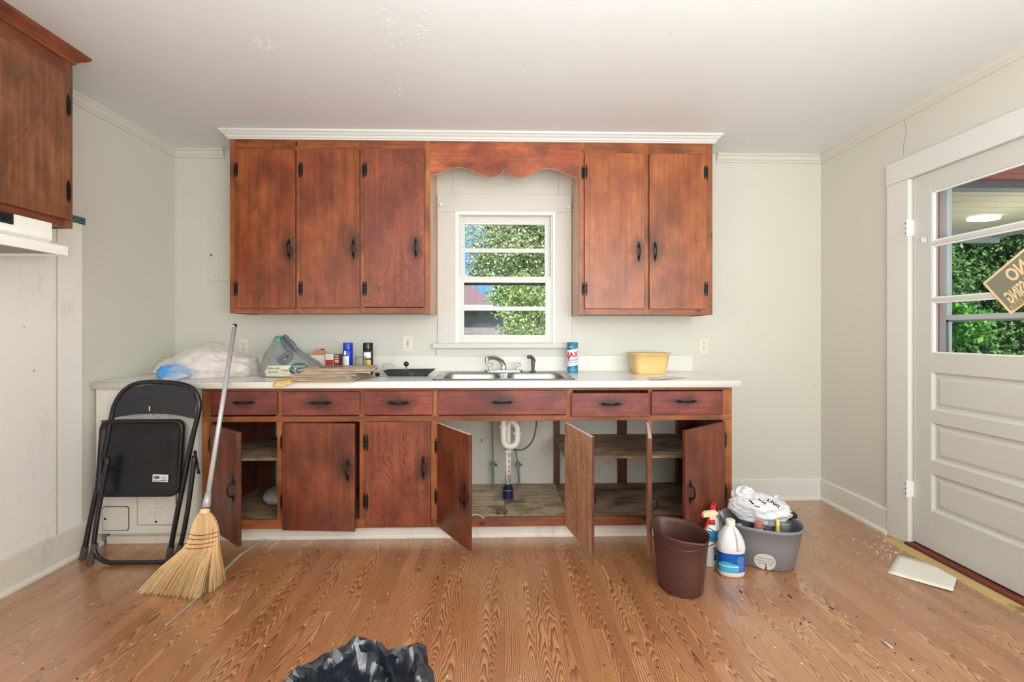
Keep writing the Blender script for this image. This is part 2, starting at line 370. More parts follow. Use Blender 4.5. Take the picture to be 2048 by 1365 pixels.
g = G(); g.box(XL-.12, XR+.12, YB-.1, .12, -.12, -.006); floor = struct(g.obj('floor', plain('subfloor', (70, 46, 30), .8)))
bw = .0572; boards = []
col_i = 0; x = XL
while x < XR-.001:
    x1 = min(x+bw, XR); y = 0-random.random()*.55; first = True; yt = 0.0
    while yt > YB:
        L = random.choice((.38, .52, .66, .74, .86)); yb = max(YB, (yt-L) if not first else y-.15); first = False
        boards.append((x, x1, yb, yt)); yt = yb
    x = x1
def board_seen(b):
    best = 0
    for fx in (.5,):
        for fy in (.1, .35, .6, .9):
            px = b[0]+(b[1]-b[0])*fx; py = b[2]+(b[3]-b[2])*fy; Y = DW+py; dep = Y*cT+px*sT
            if dep < .3: continue
            u = U0+FPX*(px*cT-Y*sT)/dep; v = V0+FPX*HC/dep
            if -10 < u < 2058 and v < 1375 and not (py > -.56 and px < 1.34): best += (b[3]-b[2])/dep**3
    return best
boards.sort(key=board_seen, reverse=True)
def boards_obj(bs, name, kind=None):
    b = bmesh.new(); uvl = b.loops.layers.uv.new('uv'); al = b.verts.layers.float.new('rnd')
    cx, cy = (bs[0][0]+bs[0][1])/2, (bs[0][2]+bs[0][3])/2
    if kind: cx = cy = 0
    for (x0, x1, y0, y1) in bs:
        e = .0001; c = .0002; r_ = random.random(); off = random.random()*9
        def ring(d, z): return [b.verts.new((xx_-cx, yy_-cy, z)) for xx_, yy_ in ((x0+d, y0+d), (x1-d, y0+d), (x1-d, y1-d), (x0+d, y1-d))]
        A, B, T = ring(e, -.006), ring(e, -c), ring(e+c, 0)
        for v in A+B+T: v[al] = r_
        fs = [b.faces.new(T)]
        for P, Q in ((A, B), (B, T)):
            for i in range(4): fs.append(b.faces.new((P[i], P[(i+1) % 4], Q[(i+1) % 4], Q[i])))
        mx = (x0+x1)/2
        for f in fs:
            for lp in f.loops: lp[uvl].uv = (lp.vert.co.x+cx-mx, lp.vert.co.y+cy+off)
    m = bpy.data.meshes.new(name); b.to_mesh(m); b.free(); m.materials.append(m_floor)
    o = bpy.data.objects.new(name, m); link(o); o.parent = floor; o.location = (cx, cy, 0)
    if kind: stuff(o)
    return o
for b_ in boards[:296]: boards_obj([b_], 'floor_board')
boards_obj(boards[296:], 'floor_boards_beyond', 'stuff')

# walls
wx0, wx1 = XU(914, 0), XU(1107, 0); wz0, wz1 = ZV(686, 0, 0), ZV(424, 0, 0)
g = G(); g.box(XL-.12, wx0, 0, .12, 0, ZC_).box(wx1, XR+.12, 0, .12, 0, ZC_).box(wx0, wx1, 0, .12, 0, wz0).box(wx0, wx1, 0, .12, wz1, ZC_)
wall_back = struct(g.obj('wall_back', m_wall))
g = G(); g.box(XL-.12, XL, YB, 0, 0, ZC_); wall_left = struct(g.obj('wall_left', m_wall))
dY0 = YU(1825, XR)+.012; dY1 = dY0-.86; dZ = 2.075      # door opening in the right wall
g = G(); g.box(XR, XR+.12, dY0, 0, 0, ZC_).box(XR, XR+.12, YB, dY1, 0, ZC_).box(XR, XR+.12, dY1, dY0, dZ, ZC_)
wall_right = struct(g.obj('wall_right', m_wall))
g = G(); g.box(XL-.12, XR+.12, YB-.12, YB, 0, ZC_); wall_front = struct(g.obj('wall_front', m_wall))
g = G(); g.box(XL-.12, XR+.12, YB-.12, .12, ZC_, ZC_+.15)
ceiling = struct(g.obj('ceiling', m_ceil))
g = G(); g.box(XL-.5, XR+.3, YB-.4, .45, ZC_+.15, ZC_+.3); struct(g.obj('roof', plain('roof_shingles', (90, 80, 76), .9)))
# flaked patches of ceiling paint
g = G()
for (u0, v0, u1, v1, cnt) in ((505, 78, 552, 100, 26), (760, 20, 860, 95, 60), (775, 155, 805, 190, 14), (610, 180, 640, 205, 6)):
    for _ in range(cnt):
        u, v = random.uniform(u0, u1), random.uniform(v0, v1)
        if u0 == 760 and 785 < u < 835 and random.random() < .8: continue
        d = FPX*(ZC_-HC)/(V0-v); lx = (u-U0)/FPX*d; p = Vector((lx*cT+d*sT, d*cT-lx*sT-DW, ZC_))
        r_ = random.uniform(.003, .009); a = random.random()*6.3
        pts = [(p.x+math.cos(a+q)*r_*random.uniform(.4, 1), p.y+math.sin(a+q)*r_*random.uniform(.5, 1.6)) for q in (0, 1.2, 2.3, 3.4, 4.4, 5.4)]
        g.prism(pts, ZC_-random.uniform(.0006, .0018), ZC_+.001, 'z')
o = stuff(g.obj('paint_flakes', m_ceil, ceiling))
# plasterboard joints on the back wall, left wall sheets
for (ua, ub, v0, v1) in ((904.5, 905.5, 300, 388), (1117, 1118, 300, 390)):
    g = G(); x0 = XU(ua, 0); g.box(x0, x0+.003, -.0015, 0, ZV(v1, 0, 0), ZV(v0, 0, 0)); g.obj('joint_line', plain('joint_line_paint', (176, 170, 158), .7), wall_back)  # thin strip a little darker than the wall marks the joint
g = G()
pts = [PX(1808, 235, XR), PX(1813, 262, XR), PX(1808, 285, XR), PX(1806, 312, XR)]
for a, b_ in zip(pts, pts[1:]): g.tube([a, b_], .0007, 5)
g.obj('plaster_crack', m_groove, wall_right)
sy0 = YU(165, XL+.008); sy1 = YU(114, XL+.008); sz = ZV(447, XL, sy0)
def sheet(ya, yb):
    g = G(); g.box(XL, XL+.008, ya, yb, .165, sz); o = g.obj('wall_sheet', m_sheet, wall_left, bevel=.002); return o
sheet(sy1+.004, sy0); sheet(YB+1.2, sy1-.004)
g = G(); g.box(XL, XL+.0085, sy1-.004, sy1+.004, .165, sz-.002); g.obj('sheet_seam', plain('seam_paint', (205, 198, 180), .6), wall_left)

# crown of the room, baseboards
cz = ZC_
room_crown = [(0, cz-.058), (.010, cz-.058), (.012, cz-.046), (.020, cz-.042), (.020, cz-.034), (.024, cz-.018), (.034, cz-.012), (.034, cz), (0, cz)]
def trim(i, g, m=m_trim, bevel=0): return struct(g.obj('trim_%d' % i, m, bevel=bevel))
trim(1, G().sweep(room_crown, [(XL, YB), (XL, 0), (XU(450, 0), 0)]), m_wall)
trim(2, G().sweep(room_crown, [(XU(1432, 0), 0), (XR, 0), (XR, YB)]), m_wall)
bp = [(0, .0), (.018, .0), (.018, .142), (.012, .148), (0, .150)]; sh = [(.0175, 0), (.032, 0), (.031, .012), (.026, .020), (.0175, .024)]
xb = XU(1466, 0)-.12
by1 = YU(1773, XR-.022)-.001
o = struct(G().sweep(bp, [(xb, 0), (XR, 0), (XR, by1)]).obj('baseboard_right', m_trim)); G().sweep(sh, [(xb, 0), (XR, 0), (XR, by1)]).obj('shoe_moulding', m_dirtytrim, o)
bpl = [(0, 0), (.016, 0), (.016, .160), (0, .166)]
o = struct(G().sweep(bpl, [(XL, YB), (XL, -.60)]).obj('baseboard_left', m_dirtytrim)); G().sweep([(a-.002, b) for a, b in sh], [(XL, YB), (XL, -.60)]).obj('shoe_moulding', m_dirtytrim, o)

# cabinet crown (white)
UF = -.305
xc0, xc1 = XU(459, UF), XU(1427, UF)
cc = [(0, cz-.052), (.008, cz-.052), (.009, cz-.044), (.016, cz-.042), (.018, cz-.032), (.030, cz-.024), (.036, cz-.016), (.044, cz-.014), (.046, cz), (0, cz)]
o = trim(3, G().sweep(cc, [(xc0, 0), (xc0, UF), (xc1, UF), (xc1, 0)]), m_crown)

# ---------------------------------------------------------------- back window
wy = 0.0
win = thing('window_1', 'x', 'x', (0, 0, 0)); del win['label']; del win['category']; struct(win)
def wbox(name, u0, u1, v0, v1, y0, y1, m=m_trimw, bevel=.0015, par=win):
    x0, x1 = XU(u0, y0), XU(u1, y0); return G().box(x0, x1, y0, y1, ZV(v1, 0, y0), ZV(v0, 0, y0)).obj(name, m, par, bevel=bevel)
cy = -.022
wbox('casing', 875.5, 910.5, 424.2, 687, cy, 0, m_case); wbox('casing', 1110, 1143, 424.2, 687, cy, 0, m_case); wbox('casing', 875.5, 1143, 389, 424, cy, 0, m_case)
wbox('apron', 873, 1144, 697, 714, cy+.002, 0, m_case)
wbox('sill', 865, 1151, 687, 697, -.062, .01, m_case, .004)
# stops (white bead round the opening)
for a in ((910, 916, 423, 687), (1105, 1111, 423, 687), (916, 1105, 423, 430)): wbox('stop_bead', a[0], a[1], a[2], a[3], -.028, .0, m_trimw, .003)
wbox('jamb', 914, 919, 428, 687, .0, .11); wbox('jamb', 1102, 1107, 428, 687, .0, .11); wbox('jamb', 914, 1107, 424, 430, 0, .11)
def sash(u0, u1, v0, v1, panes, y0, y1, m):
    s = wbox('sash', u0, panes[0][0], v0, v1, y0, y1, m)
    for n_, a in (('sash_stile', (panes[0][1], u1, v0, v1)), ('sash_rail', (panes[0][0], panes[0][1], v0, panes[0][2])), ('sash_rail', (panes[0][0], panes[0][1], panes[-1][3], v1)),
                  ('muntin', (panes[0][0], panes[0][1], panes[0][3], panes[1][2]))):
        x0, x1 = XU(a[0], y0), XU(a[1], y0); G().box(x0, x1, y0+.001, y1, ZV(a[3], 0, y0), ZV(a[2], 0, y0)).obj(n_, m, s, bevel=.002)
    for (a, b_, c, d) in panes:
        ym = (y0+y1)/2; x0, x1 = XU(a-2, y0), XU(b_+2, y0)
        G().box(x0, x1, ym-.0015, ym+.0015, ZV(d+2, x0, y0), ZV(c-2, x0, y0)).obj('glass_pane', m_glass, s)
        # white glazing bead
        q = .004; X0, X1, Z0, Z1 = XU(a, y0), XU(b_, y0), ZV(d, 0, y0), ZV(c, 0, y0); gg = G()
        gg.box(X0-q, X0+q*.4, y0-.002, ym, Z0-q, Z1+q).box(X1-q*.4, X1+q, y0-.002, ym, Z0-q, Z1+q).box(X0, X1, y0-.002, ym, Z0-q, Z0+q*.4).box(X0, X1, y0-.002, ym, Z1-q*.4, Z1+q)
        gg.obj('glazing_bead', m_trimw, s)
k = N('window_glass'); gl = k.add('BsdfGlossy'); gl.inputs['Roughness'].default_value = .02; tr = k.add('BsdfTransparent'); tr.inputs['Color'].default_value = (.94, .96, .95, 1)
fr = k.math('MULTIPLY', k.add('Fresnel', i_IOR=1.2).outputs[0], .35); mx = k.add('MixShader'); k.set(mx.inputs[0], fr); k.set(mx.inputs[1], tr.outputs[0]); k.set(mx.inputs[2], gl.outputs[0]); k.t.links.new(mx.outputs[0], k.out.inputs[0]); m_glass = k.m
sash(918, 1103, 429, 566, [(929, 1090, 449, 498), (929, 1090, 505, 556)], .055, .085, m_sash)
sash(914, 1106, 553.5, 686, [(927.5, 1091.5, 565, 614), (927.5, 1091.5, 621, 671)], .008, .045, m_sash)
# storm frame outside
for a in ((924, 1096, 562, 571),): wbox('storm_rail', *a, .098, .112, plain('dark_aluminium', (40, 42, 44), .5, .5))
wbox('storm_rail', 924, 1096, 446, 450, .098, .112, plain('grey_aluminium', (120, 116, 108), .5, .5))
# curtain brackets on the casing
for i, (u, v, la) in enumerate(((884, 411, 'white painted curtain rod bracket left of the window head'), (1137, 415, 'white painted curtain rod bracket right of the window head'))):
    p = PY(u, v, cy); t = thing('curtain_bracket', la, 'bracket', p)
    G().box(p.x-.012, p.x+.012, p.y-.003, p.y, p.z-.014, p.z+.014).obj('plate', m_trimw, t, bevel=.001)
    gg = G().box(p.x-.012, p.x-.009, p.y-.020, p.y, p.z-.013, p.z+.013).box(p.x+.009, p.x+.012, p.y-.02, p.y, p.z-.013, p.z+.013).box(p.x-.012, p.x+.012, p.y-.020, p.y-.017, p.z-.013, p.z-.008); gg.obj('prong', m_trimw, t)

# ---------------------------------------------------------------- right wall door
DX = XR+.006        # inner face of the door leaf
tr4 = struct(bpy.data.objects.new('trim_4', None)); link(tr4)
cw0, cw1 = YU(1773, XR-.022), YU(1816, XR-.022)
hz0 = ZV(386, XR, YU(1816, XR)); hz0 = dZ-.012
G().box(XR-.022, XR, cw1, cw0, 0, hz0).obj('side_casing', m_trim, tr4, bevel=.003)
G().box(XR-.022, XR, dY1-.11, dY1-.005, 0, hz0).obj('side_casing', m_trim, tr4, bevel=.003)
G().box(XR-.024, XR, dY1-.11, cw0+.004, hz0+.001, hz0+.125).obj('head_casing', m_trim, tr4, bevel=.003)
G().box(XR+.0005, XR+.12, min(cw1, dY0)+.0015, dY0+.012, 0, dZ).obj('jamb', m_door, tr4, bevel=.001)
G().box(XR+.0005, XR+.12, dY1, dY0, dZ-.002, dZ+.012).obj('head_jamb', m_trim, tr4)
G().box(XR+.12, XR+.166, dY0-.001, dY0+.09, 0, dZ+.05).obj('brick_mould', plain('red_exterior_paint', (206, 120, 112), .7, dirt=(120, 60, 52)), tr4)
door = bpy.data.objects.new('door_1', None); link(door); struct(door); door.location = (DX, dY0, 0); ORG['door_1'] = Vector(door.location)
dz0, dz1 = .030, dZ-.008; e0, e1 = min(cw1, dY0)-.001, dY1+.004; t_ = .036
gy0 = YU(1863, DX)      # inner edge of hinge stile
gyr = e1+(e0-gy0)
pz = [(745, 820), (846, 921), (948, 1022)]
gl_ = [(384, 484), (491, 598), (604, 707)]
zz = lambda v: ZV(v, DX, gy0)
def drail(z0, z1, name='rail'): return G().box(DX, DX+t_, gyr, gy0, z0, z1).obj(name, m_door, door, bevel=.0015)
G().box(DX, DX+t_, gy0, e0, dz0, dz1).obj('stile', m_door, door, bevel=.002)
G().box(DX, DX+t_, e1, gyr, dz0, dz1).obj('stile', m_door, door, bevel=.002)
drail(zz(gl_[0][0]), dz1); drail(zz(pz[0][0]), zz(gl_[2][1])); drail(zz(pz[1][0]), zz(pz[0][1])); drail(zz(pz[2][0]), zz(pz[1][1])); drail(dz0, zz(pz[2][1]))
drail(zz(gl_[1][0]), zz(gl_[0][1]), 'muntin'); drail(zz(gl_[2][0]), zz(gl_[1][1]), 'muntin')
for a, b_ in pz:
    z1, z0 = zz(a), zz(b_); g = G()
    A = [(DX+.012, gy0, z0), (DX+.012, gyr, z0), (DX+.012, gyr, z1), (DX+.012, gy0, z1)]
    def rg(d, x): return [(x, gy0-d, z0+d), (x, gyr+d, z0+d), (x, gyr+d, z1-d), (x, gy0-d, z1-d)]
    g.loft([rg(0, DX+.004), rg(.010, DX+.013), rg(.022, DX+.014), rg(.040, DX+.007)], cap='end'); g.obj('panel', m_door, door)
for a, b_ in gl_:
    z1, z0 = zz(a), zz(b_); g = G()
    G().box(DX+.017, DX+.020, gyr-.002, gy0+.002, z0-.002, z1+.002).obj('glass_pane', m_glass, door)
    q = .010
    g.box(DX+.002, DX+.017, gy0-q, gy0+.001, z0, z1).box(DX+.002, DX+.017, gyr-.001, gyr+q, z0, z1).box(DX+.002, DX+.017, gyr+q, gy0-q, z0, z0+q).box(DX+.002, DX+.017, gyr+q, gy0-q, z1-q, z1)
    g.obj('glazing_bead', m_trimw, door, bevel=.003)
for v in (457, 978):
    dY0_ = e0+.001; z = ZV(v, XR, dY0); g = G().cyl((XR-.026, dY0_, z-.045), (XR-.026, dY0_, z+.045), .006, n_=12)
    g.box(XR-.026, XR-.022, dY0_, dY0_+.018, z-.043, z+.043).box(XR-.022, XR+.007, dY0_-.004, dY0_, z-.043, z+.043)
    h = g.obj('hinge', m_trimw, door, bevel=.0008)
    gg = G()
    for dz in (-.028, 0, .028): gg.cyl((XR-.0275, dY0_+.010, z+dz), (XR-.0258, dY0_+.010, z+dz), .0035, n_=8)
    gg.obj('screw', m_groove, h)
p = PX(1850, 480, DX); G().box(p.x-.012, p.x, p.y-.012, p.y-.009, p.z-.014, p.z+.012).box(p.x-.012, p.x, p.y+.006, p.y+.009, p.z-.014, p.z+.012).box(p.x-.003, p.x, p.y-.012, p.y+.009, p.z-.014, p.z+.012).obj('curtain_rod_bracket', m_trimw, door)
k_ = G().lathe((0, 0, 0), [(.026, 0), (.026, .004), (.010, .008), (.010, .03), (.024, .04), (.028, .052), (.018, .064)], 20); bmesh.ops.transform(k_.b, matrix=Matrix.Translation((DX, e1+.06, .95)) @ Matrix.Rotation(R(-90), 4, 'Y'), verts=k_.b.verts)
k_.smooth().obj('door_knob', m_chrome, door)
# threshold
tr5 = struct(bpy.data.objects.new('trim_5', None)); link(tr5)
G().prism([(XR-.098, .0), (XR-.094, .006), (XR-.040, .010), (XR-.040, 0)], dY1-.12, dY0+.07, 'y').obj('yellow_edge_strip', plain('yellowed_strip', (196, 170, 112), .6, dirt=(120, 100, 70)), tr5)
G().box(XR-.040, XR+.11, dY1, dY0+.0, 0, .024).obj('threshold', wood('red_threshold_wood', (112, 44, 32), (146, 66, 46), (52, 24, 18), 'y', smudge=False, rough=.5), tr5, bevel=.005)
# storm door outside
sd = thing('storm_door', 'white framed storm door hung outside the panelled door', 'door', (2.46, dY0-.02, 0))
sx = XR+.167; y0_ = YU(1894.5, sx)
g0, g1 = dY0+.03, y0_
def sbox(n_, ya, yb, za, zb, m=m_white): return G().box(sx, sx+.028, ya, yb, za, zb).obj(n_, m, sd, bevel=.002)
sbox('stile', g0, g1, .04, 2.05); sbox('stile', dY1, dY1+.05, .04, 2.05)
rz = ZV(640, sx, y0_); sbox('rail', dY1+.05, g1, rz-.006, rz+.026); sbox('rail', dY1+.05, g1, .04, .85); sbox('rail', dY1+.05, g1, 2.02, 2.05)
G().box(sx+.012, sx+.015, dY1+.05, g1, .85, rz-.006).obj('lower_pane', m_glass, sd)
G().box(sx+.012, sx+.015, dY1+.05, g1, rz+.026, 2.02).obj('upper_pane', m_glass, sd)
G().box(sx-.006, sx, g1-.012, g1, .85, rz).box(sx-.006, sx, dY1+.05, g1, rz-.012, rz-.002).obj('pane_channel', plain('aluminium_channel', (170, 172, 176), .4, .6), sd)
# NO TRESPASSING sign seen from behind
sxx = DX-.004; A = PX(1965, 567, sxx); B = PX(2010, 638, sxx); Cc = PX(2048, 497, sxx)
e1v = (Cc-A).normalized(); e2v = Vector((0, e1v.z, -e1v.y)); e2v = e2v if e2v.z < 0 else -e2v
sh_ = abs((B-A).dot(e2v)); sw_ = sh_*1.42
nrm = Vector((-1, 0, 0))
sg = thing('trespassing_sign', 'olive and cream NO TRESPASSING sign stuck crooked over the door panes', 'sign', A+e1v*sw_/2+e2v*sh_/2)
MT = Matrix((( e1v.x, -e2v.x, nrm.x, A.x), (e1v.y, -e2v.y, nrm.y, A.y), (e1v.z, -e2v.z, nrm.z, A.z), (0, 0, 0, 1)))
def splace(g, n_, m, d=0):
    bmesh.ops.transform(g.b, matrix=MT, verts=g.b.verts); return g.obj(n_, m, sg)
m_cream = plain('sign_cream', (236, 210, 166), .6, var=.02); m_olive = plain('sign_olive', (134, 134, 114), .6, var=.02)
splace(G().box(0, sw_, -sh_, 0, -.0015, 0), 'board', m_cream)
splace(G().box(.012, sw_-.012, -sh_+.012, -.012, 0, .0012), 'field', m_olive)
def stext(txt, size, cx, cy_, xs_):
    g = text_bm(txt, size, .0006, bold=size*.03); bmesh.ops.scale(g.b, vec=(-xs_, 1, 1), verts=g.b.verts); bmesh.ops.translate(g.b, vec=(cx, cy_, .0016), verts=g.b.verts); splace(g, 'lettering', m_cream)
stext('NO', sh_*.44, sw_*.50, -sh_*.31, .66); stext('TRESPASSING', sh_*.40, sw_*.50, -sh_*.69, .455)
g = G().box(.02, .075, -sh_+.005, -sh_+.032, .001, .0016); splace(g, 'barcode_plate', plain('barcode_tan', (190, 172, 128), .7))
g = G()
for i in range(9): g.box(.027+i*.005, .027+i*.005+random.choice((.0015, .003)), -sh_+.010, -sh_+.028, .0015, .0022)
splace(g, 'barcode', plain('barcode_grey', (140, 128, 100), .7))
# ---------------------------------------------------------------- cabinet hardware
def spade(cx, cz_, up, s=1.0):
    pts = [(0, .030), (.0045, .023), (.003, .018), (.0105, .010), (.0095, .002), (.005, -.004), (.006, -.010)]
    pts = pts+[(-x, z) for x, z in pts[::-1] if x]
    return [(cx+x*s, cz_+z*s*up) for x, z in pts]
def handle_mesh():
    g = G()
    for s in (1, -1):
        g.prism(spade(0, s*.038, s), -.003, 0, 'y'); g.ball((0, -.004, s*.045), .0055, 10, (1, .6, 1))
    g.tube(curve([(0, -.003, .034), (0, -.018, .030), (0, -.027, .014), (0, -.028, 0), (0, -.027, -.014), (0, -.018, -.030), (0, -.003, -.034)], 4), [.0055]*4+[.0045]*17+[.0055]*4, 8)
    return g
def mesh_of(g, name, mats, smooth=False):
    bmesh.ops.recalc_face_normals(g.b, faces=g.b.faces); m = bpy.data.meshes.new(name); g.b.to_mesh(m); g.b.free()
    for q in mats: m.materials.append(q)
    if smooth: m.shade_smooth() if hasattr(m, 'shade_smooth') else None
    return m
ME_H = mesh_of(handle_mesh(), 'handle', [m_iron])
def leaf(g, s, y0, y1, x0=.003, w=.017):
    pts = [(x0, .026), (x0+.003, .030), (x0+.002, .036), (x0+.008, .050), (x0+.013, .037), (x0+.011, .031), (x0+w, .022), (x0+w-.004, .010), (x0+w, .0)]
    pts = pts+[(x, -z) for x, z in pts[-2::-1]]
    g.prism([(x*s, z) for x, z in pts], y0, y1, 'y')
def hinge_mesh(s, t=.018, both=True):
    g = G(); leaf(g, -s, -.003, 0)
    if both: leaf(g, s, -t-.003, -t)
    g.cyl((0, -t*.8, -.022), (0, -t*.8, .022), .0052, n_=10); g.ball((0, -t*.8, .024), .006, 8); g.ball((0, -t*.8, -.024), .006, 8)
    g.box(-.004, .004, -t*.8, 0, -.021, .021)
    return g
ME_HG = {(s, b): mesh_of(hinge_mesh(s, .018, b), 'hinge', [m_iron]) for s in (1, -1) for b in (True, False)}
def inst(name, me, parent, loc, rot=(0, 0, 0)):
    o = bpy.data.objects.new(name, me); link(o); o.parent = parent; o.location = loc; o.rotation_euler = rot; return o
def door_obj(par, name, hx, yf, z0, z1, w, side, ang, mats, hz, hoff=None, hingez=(), t=.018, lab=None, yoff=-.0015, axis='v', skew=0):
    """side=1: hinged on its left edge, -1: on its right edge; local x runs from the hinge edge"""
    h = z1-z0; g = G(); g.box(0, w*side, 0, t, 0, h)
    for f in g.b.faces:
        f.normal_update()
    bmesh.ops.recalc_face_normals(g.b, faces=g.b.faces)
    for f in g.b.faces:
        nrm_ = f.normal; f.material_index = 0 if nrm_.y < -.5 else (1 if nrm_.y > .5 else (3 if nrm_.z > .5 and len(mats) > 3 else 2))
    m = bpy.data.meshes.new(name); bmesh.ops.recalc_face_normals(g.b, faces=g.b.faces); g.b.to_mesh(m); g.b.free()
    for q in mats: m.materials.append(q)
    o = bpy.data.objects.new(name, m); link(o); o.parent = par; po = ORG[par.name]
    o.location = Vector((hx, yf+yoff-t, z0))-po; o.rotation_euler = (0, skew, -side*ang)
    md = o.modifiers.new('bevel', 'BEVEL'); md.width = .003; md.segments = 2
    if lab: o['label'] = lab
    if hz is not None:
        hxl = side*(w-(hoff or .035)) if axis == 'v' else side*w/2
        inst('handle', ME_H, o, (hxl, 0, hz-z0), (0, R(90) if axis == 'h' else 0, 0)); o['smudge'] = [float(hxl), 0.0, float(hz-z0)]
    for z in hingez:
        inst('hinge', ME_HG[(side, ang < .05)], par, Vector((hx, yf, z))-po)
    return o
def solve_angle(hx, yf, w, side, u):
    def uu(a):
        x = hx+side*w*math.cos(a); Y = DW+yf-w*math.sin(a); return U0+FPX*(x*cT-Y*sT)/(Y*cT+x*sT)
    best = min((abs(uu(R(i/4))-u), R(i/4)) for i in range(20, 500) )
    return best[1]
def rect(par, name, u0, u1, v0, v1, y0, y1, m, bevel=.0012, zf=None):
    x0, x1 = XU(u0, y0), XU(u1, y0); xm = (x0+x1)/2
    return G().box(x0, x1, y0, y1, ZV(v1, xm, y0), ZV(v0, xm, y0)).obj(name, m, par, bevel=bevel)

# ---------------------------------------------------------------- upper left cupboard
FY = -.305; BK = -.0015
zt = cz-.010; zcb = cz-.0525
zb = (ZV(628.5, XU(461, FY), FY)+ZV(626, XU(872, FY), FY))/2
xa, xb_ = XU(459.5, FY), XU(860, FY)
ucl = thing('wall_cupboard', 'red-brown three-door wall cupboard left of the kitchen window', 'cupboard', ((xa+xb_)/2, FY/2, zb))
def framebox(par, x0, x1, z0, z1, m, name, y0=FY, y1=FY+.018): return G().box(x0, x1, y0, y1, z0, z1).obj(name, m, par, bevel=.0012)
G().box(xa, xa+.016, FY+.018, BK, zb, zt).obj('side_panel', m_side, ucl)
G().box(xb_-.016, xb_, FY+.018, BK, zb, zt).obj('side_panel', m_sidelt, ucl)['label'] = 'pale pine side panel facing the window'
G().box(xa+.016, xb_-.016, FY+.018, BK, zb+.004, zb+.018).obj('bottom_panel', m_side, ucl)
G().box(xa+.016, xb_-.016, FY+.018, BK, zb+.38, zb+.395).obj('shelf', m_side, ucl)
G().box(xa+.016, xb_-.016, FY+.018, BK, zt-.02, zt-.005).obj('top_panel', m_side, ucl)
us = [(459.5, 471), (588, 600), (716.5, 729.5), (844.5, 860)]
xs = [(XU(a, FY), XU(b_, FY)) for a, b_ in us]
zr = ZV(298, -1.2, FY); zr2 = ZV(617, -1.2, FY)
for a, b_ in xs: framebox(ucl, a, b_, zb, zt, m_stile, 'stile')
for i in range(3):
    framebox(ucl, xs[i][1], xs[i+1][0], zr-.004, zt, m_rail, 'top_rail'); framebox(ucl, xs[i][1], xs[i+1][0], zb, zr2+.004, m_rail, 'bottom_rail')
dF = FY-.0195
for (u0, u1, v0, v1, m, hu, hv) in ((470, 590.5, 297.5, 617, m_updoor, 578, 497), (600, 719, 297.5, 616, m_updoor, 707, 497), (728.5, 848, 297, 614.5, m_updoor2, 831.5, 495)):
    x0, x1 = XU(u0, dF), XU(u1, dF); z0, z1 = ZV(v1, x0, dF), ZV(v0, x0, dF)
    door_obj(ucl, 'door', x0, FY, z0, z1, x1-x0, 1, 0, [m, m, m_side], ZV(hv, x0, dF), x1-XU(hu, dF), (ZV(339, x0, dF), ZV(577.5, x0, dF)))

# valance
vx0, vx1 = XU(860, FY), XU(1158, FY)
val = [(860, 350.5), (875, 347), (890, 340.5), (905, 336), (918, 334.7), (932, 336.5), (950, 343), (966, 350), (981, 354), (993, 351.5), (1002, 346.5), (1009, 339.5),
       (1015, 346.5), (1025, 352.5), (1037, 355), (1052, 352), (1068, 345), (1083, 338.5), (1097, 336.8), (1112, 339), (1130, 346.5), (1145, 353), (1158, 355.5)]
pc = curve([PY(u, v, FY) for u, v in val[:12]], 3)+curve([PY(u, v, FY) for u, v in val[11:]], 3)[1:]
pts = [(p.x, p.z) for p in pc]
g = G(); g.prism([(vx0+.0005, zt-.001)]+[(min(max(a, vx0+.0005), vx1-.0005), b_) for a, b_ in pts]+[(vx1-.0005, zt-.001)], FY, FY+.018, 'y')
g.b.faces.ensure_lookup_table()
bmesh.ops.recalc_face_normals(g.b, faces=g.b.faces)
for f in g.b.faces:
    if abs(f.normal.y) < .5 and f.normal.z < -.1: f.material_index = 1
v_ = g.obj('scalloped_valance', [m_val, m_sidelt], None, loc=((vx0+vx1)/2, FY, zt-.1))
tag(v_, 'knotty pine scalloped valance board bridging the two wall cupboards', 'valance')

# ---------------------------------------------------------------- upper right cupboard
xa, xb_ = vx1, XU(1425, FY); zb2 = (ZV(630, XU(1158, FY), FY)+ZV(630.5, XU(1423, FY), FY))/2
ucr = thing('wall_cupboard', 'orange-brown two-door wall cupboard right of the kitchen window', 'cupboard', ((xa+xb_)/2, FY/2, zb2))
G().box(xa, xa+.016, FY+.018, BK, zb2, zt).obj('side_panel', m_sidelt, ucr)['label'] = 'pale pine side panel facing the window'
G().box(xb_-.016, xb_, FY+.018, BK, zb2, zt).obj('side_panel', m_stile, ucr)
for a, b_ in ((.004, .018), (.38, .395)): G().box(xa+.016, xb_-.016, FY+.018, BK, zb2+a, zb2+b_).obj('bottom_panel' if a < .1 else 'shelf', m_side, ucr)
G().box(xa+.016, xb_-.016, FY+.018, BK, zt-.02, zt-.005).obj('top_panel', m_side, ucr)
xs = [(XU(a, FY), XU(b_, FY)) for a, b_ in ((1158, 1171), (1287.5, 1299.5), (1413, 1425))]
zr = ZV(306, 1.0, FY); zr2 = ZV(618.5, 1.0, FY)
for a, b_ in xs: framebox(ucr, a, b_, zb2, zt, m_stile, 'stile')
for i in range(2):
    framebox(ucr, xs[i][1], xs[i+1][0], zr-.004, zt, m_rail, 'top_rail'); framebox(ucr, xs[i][1], xs[i+1][0], zb2, zr2+.004, m_rail, 'bottom_rail')
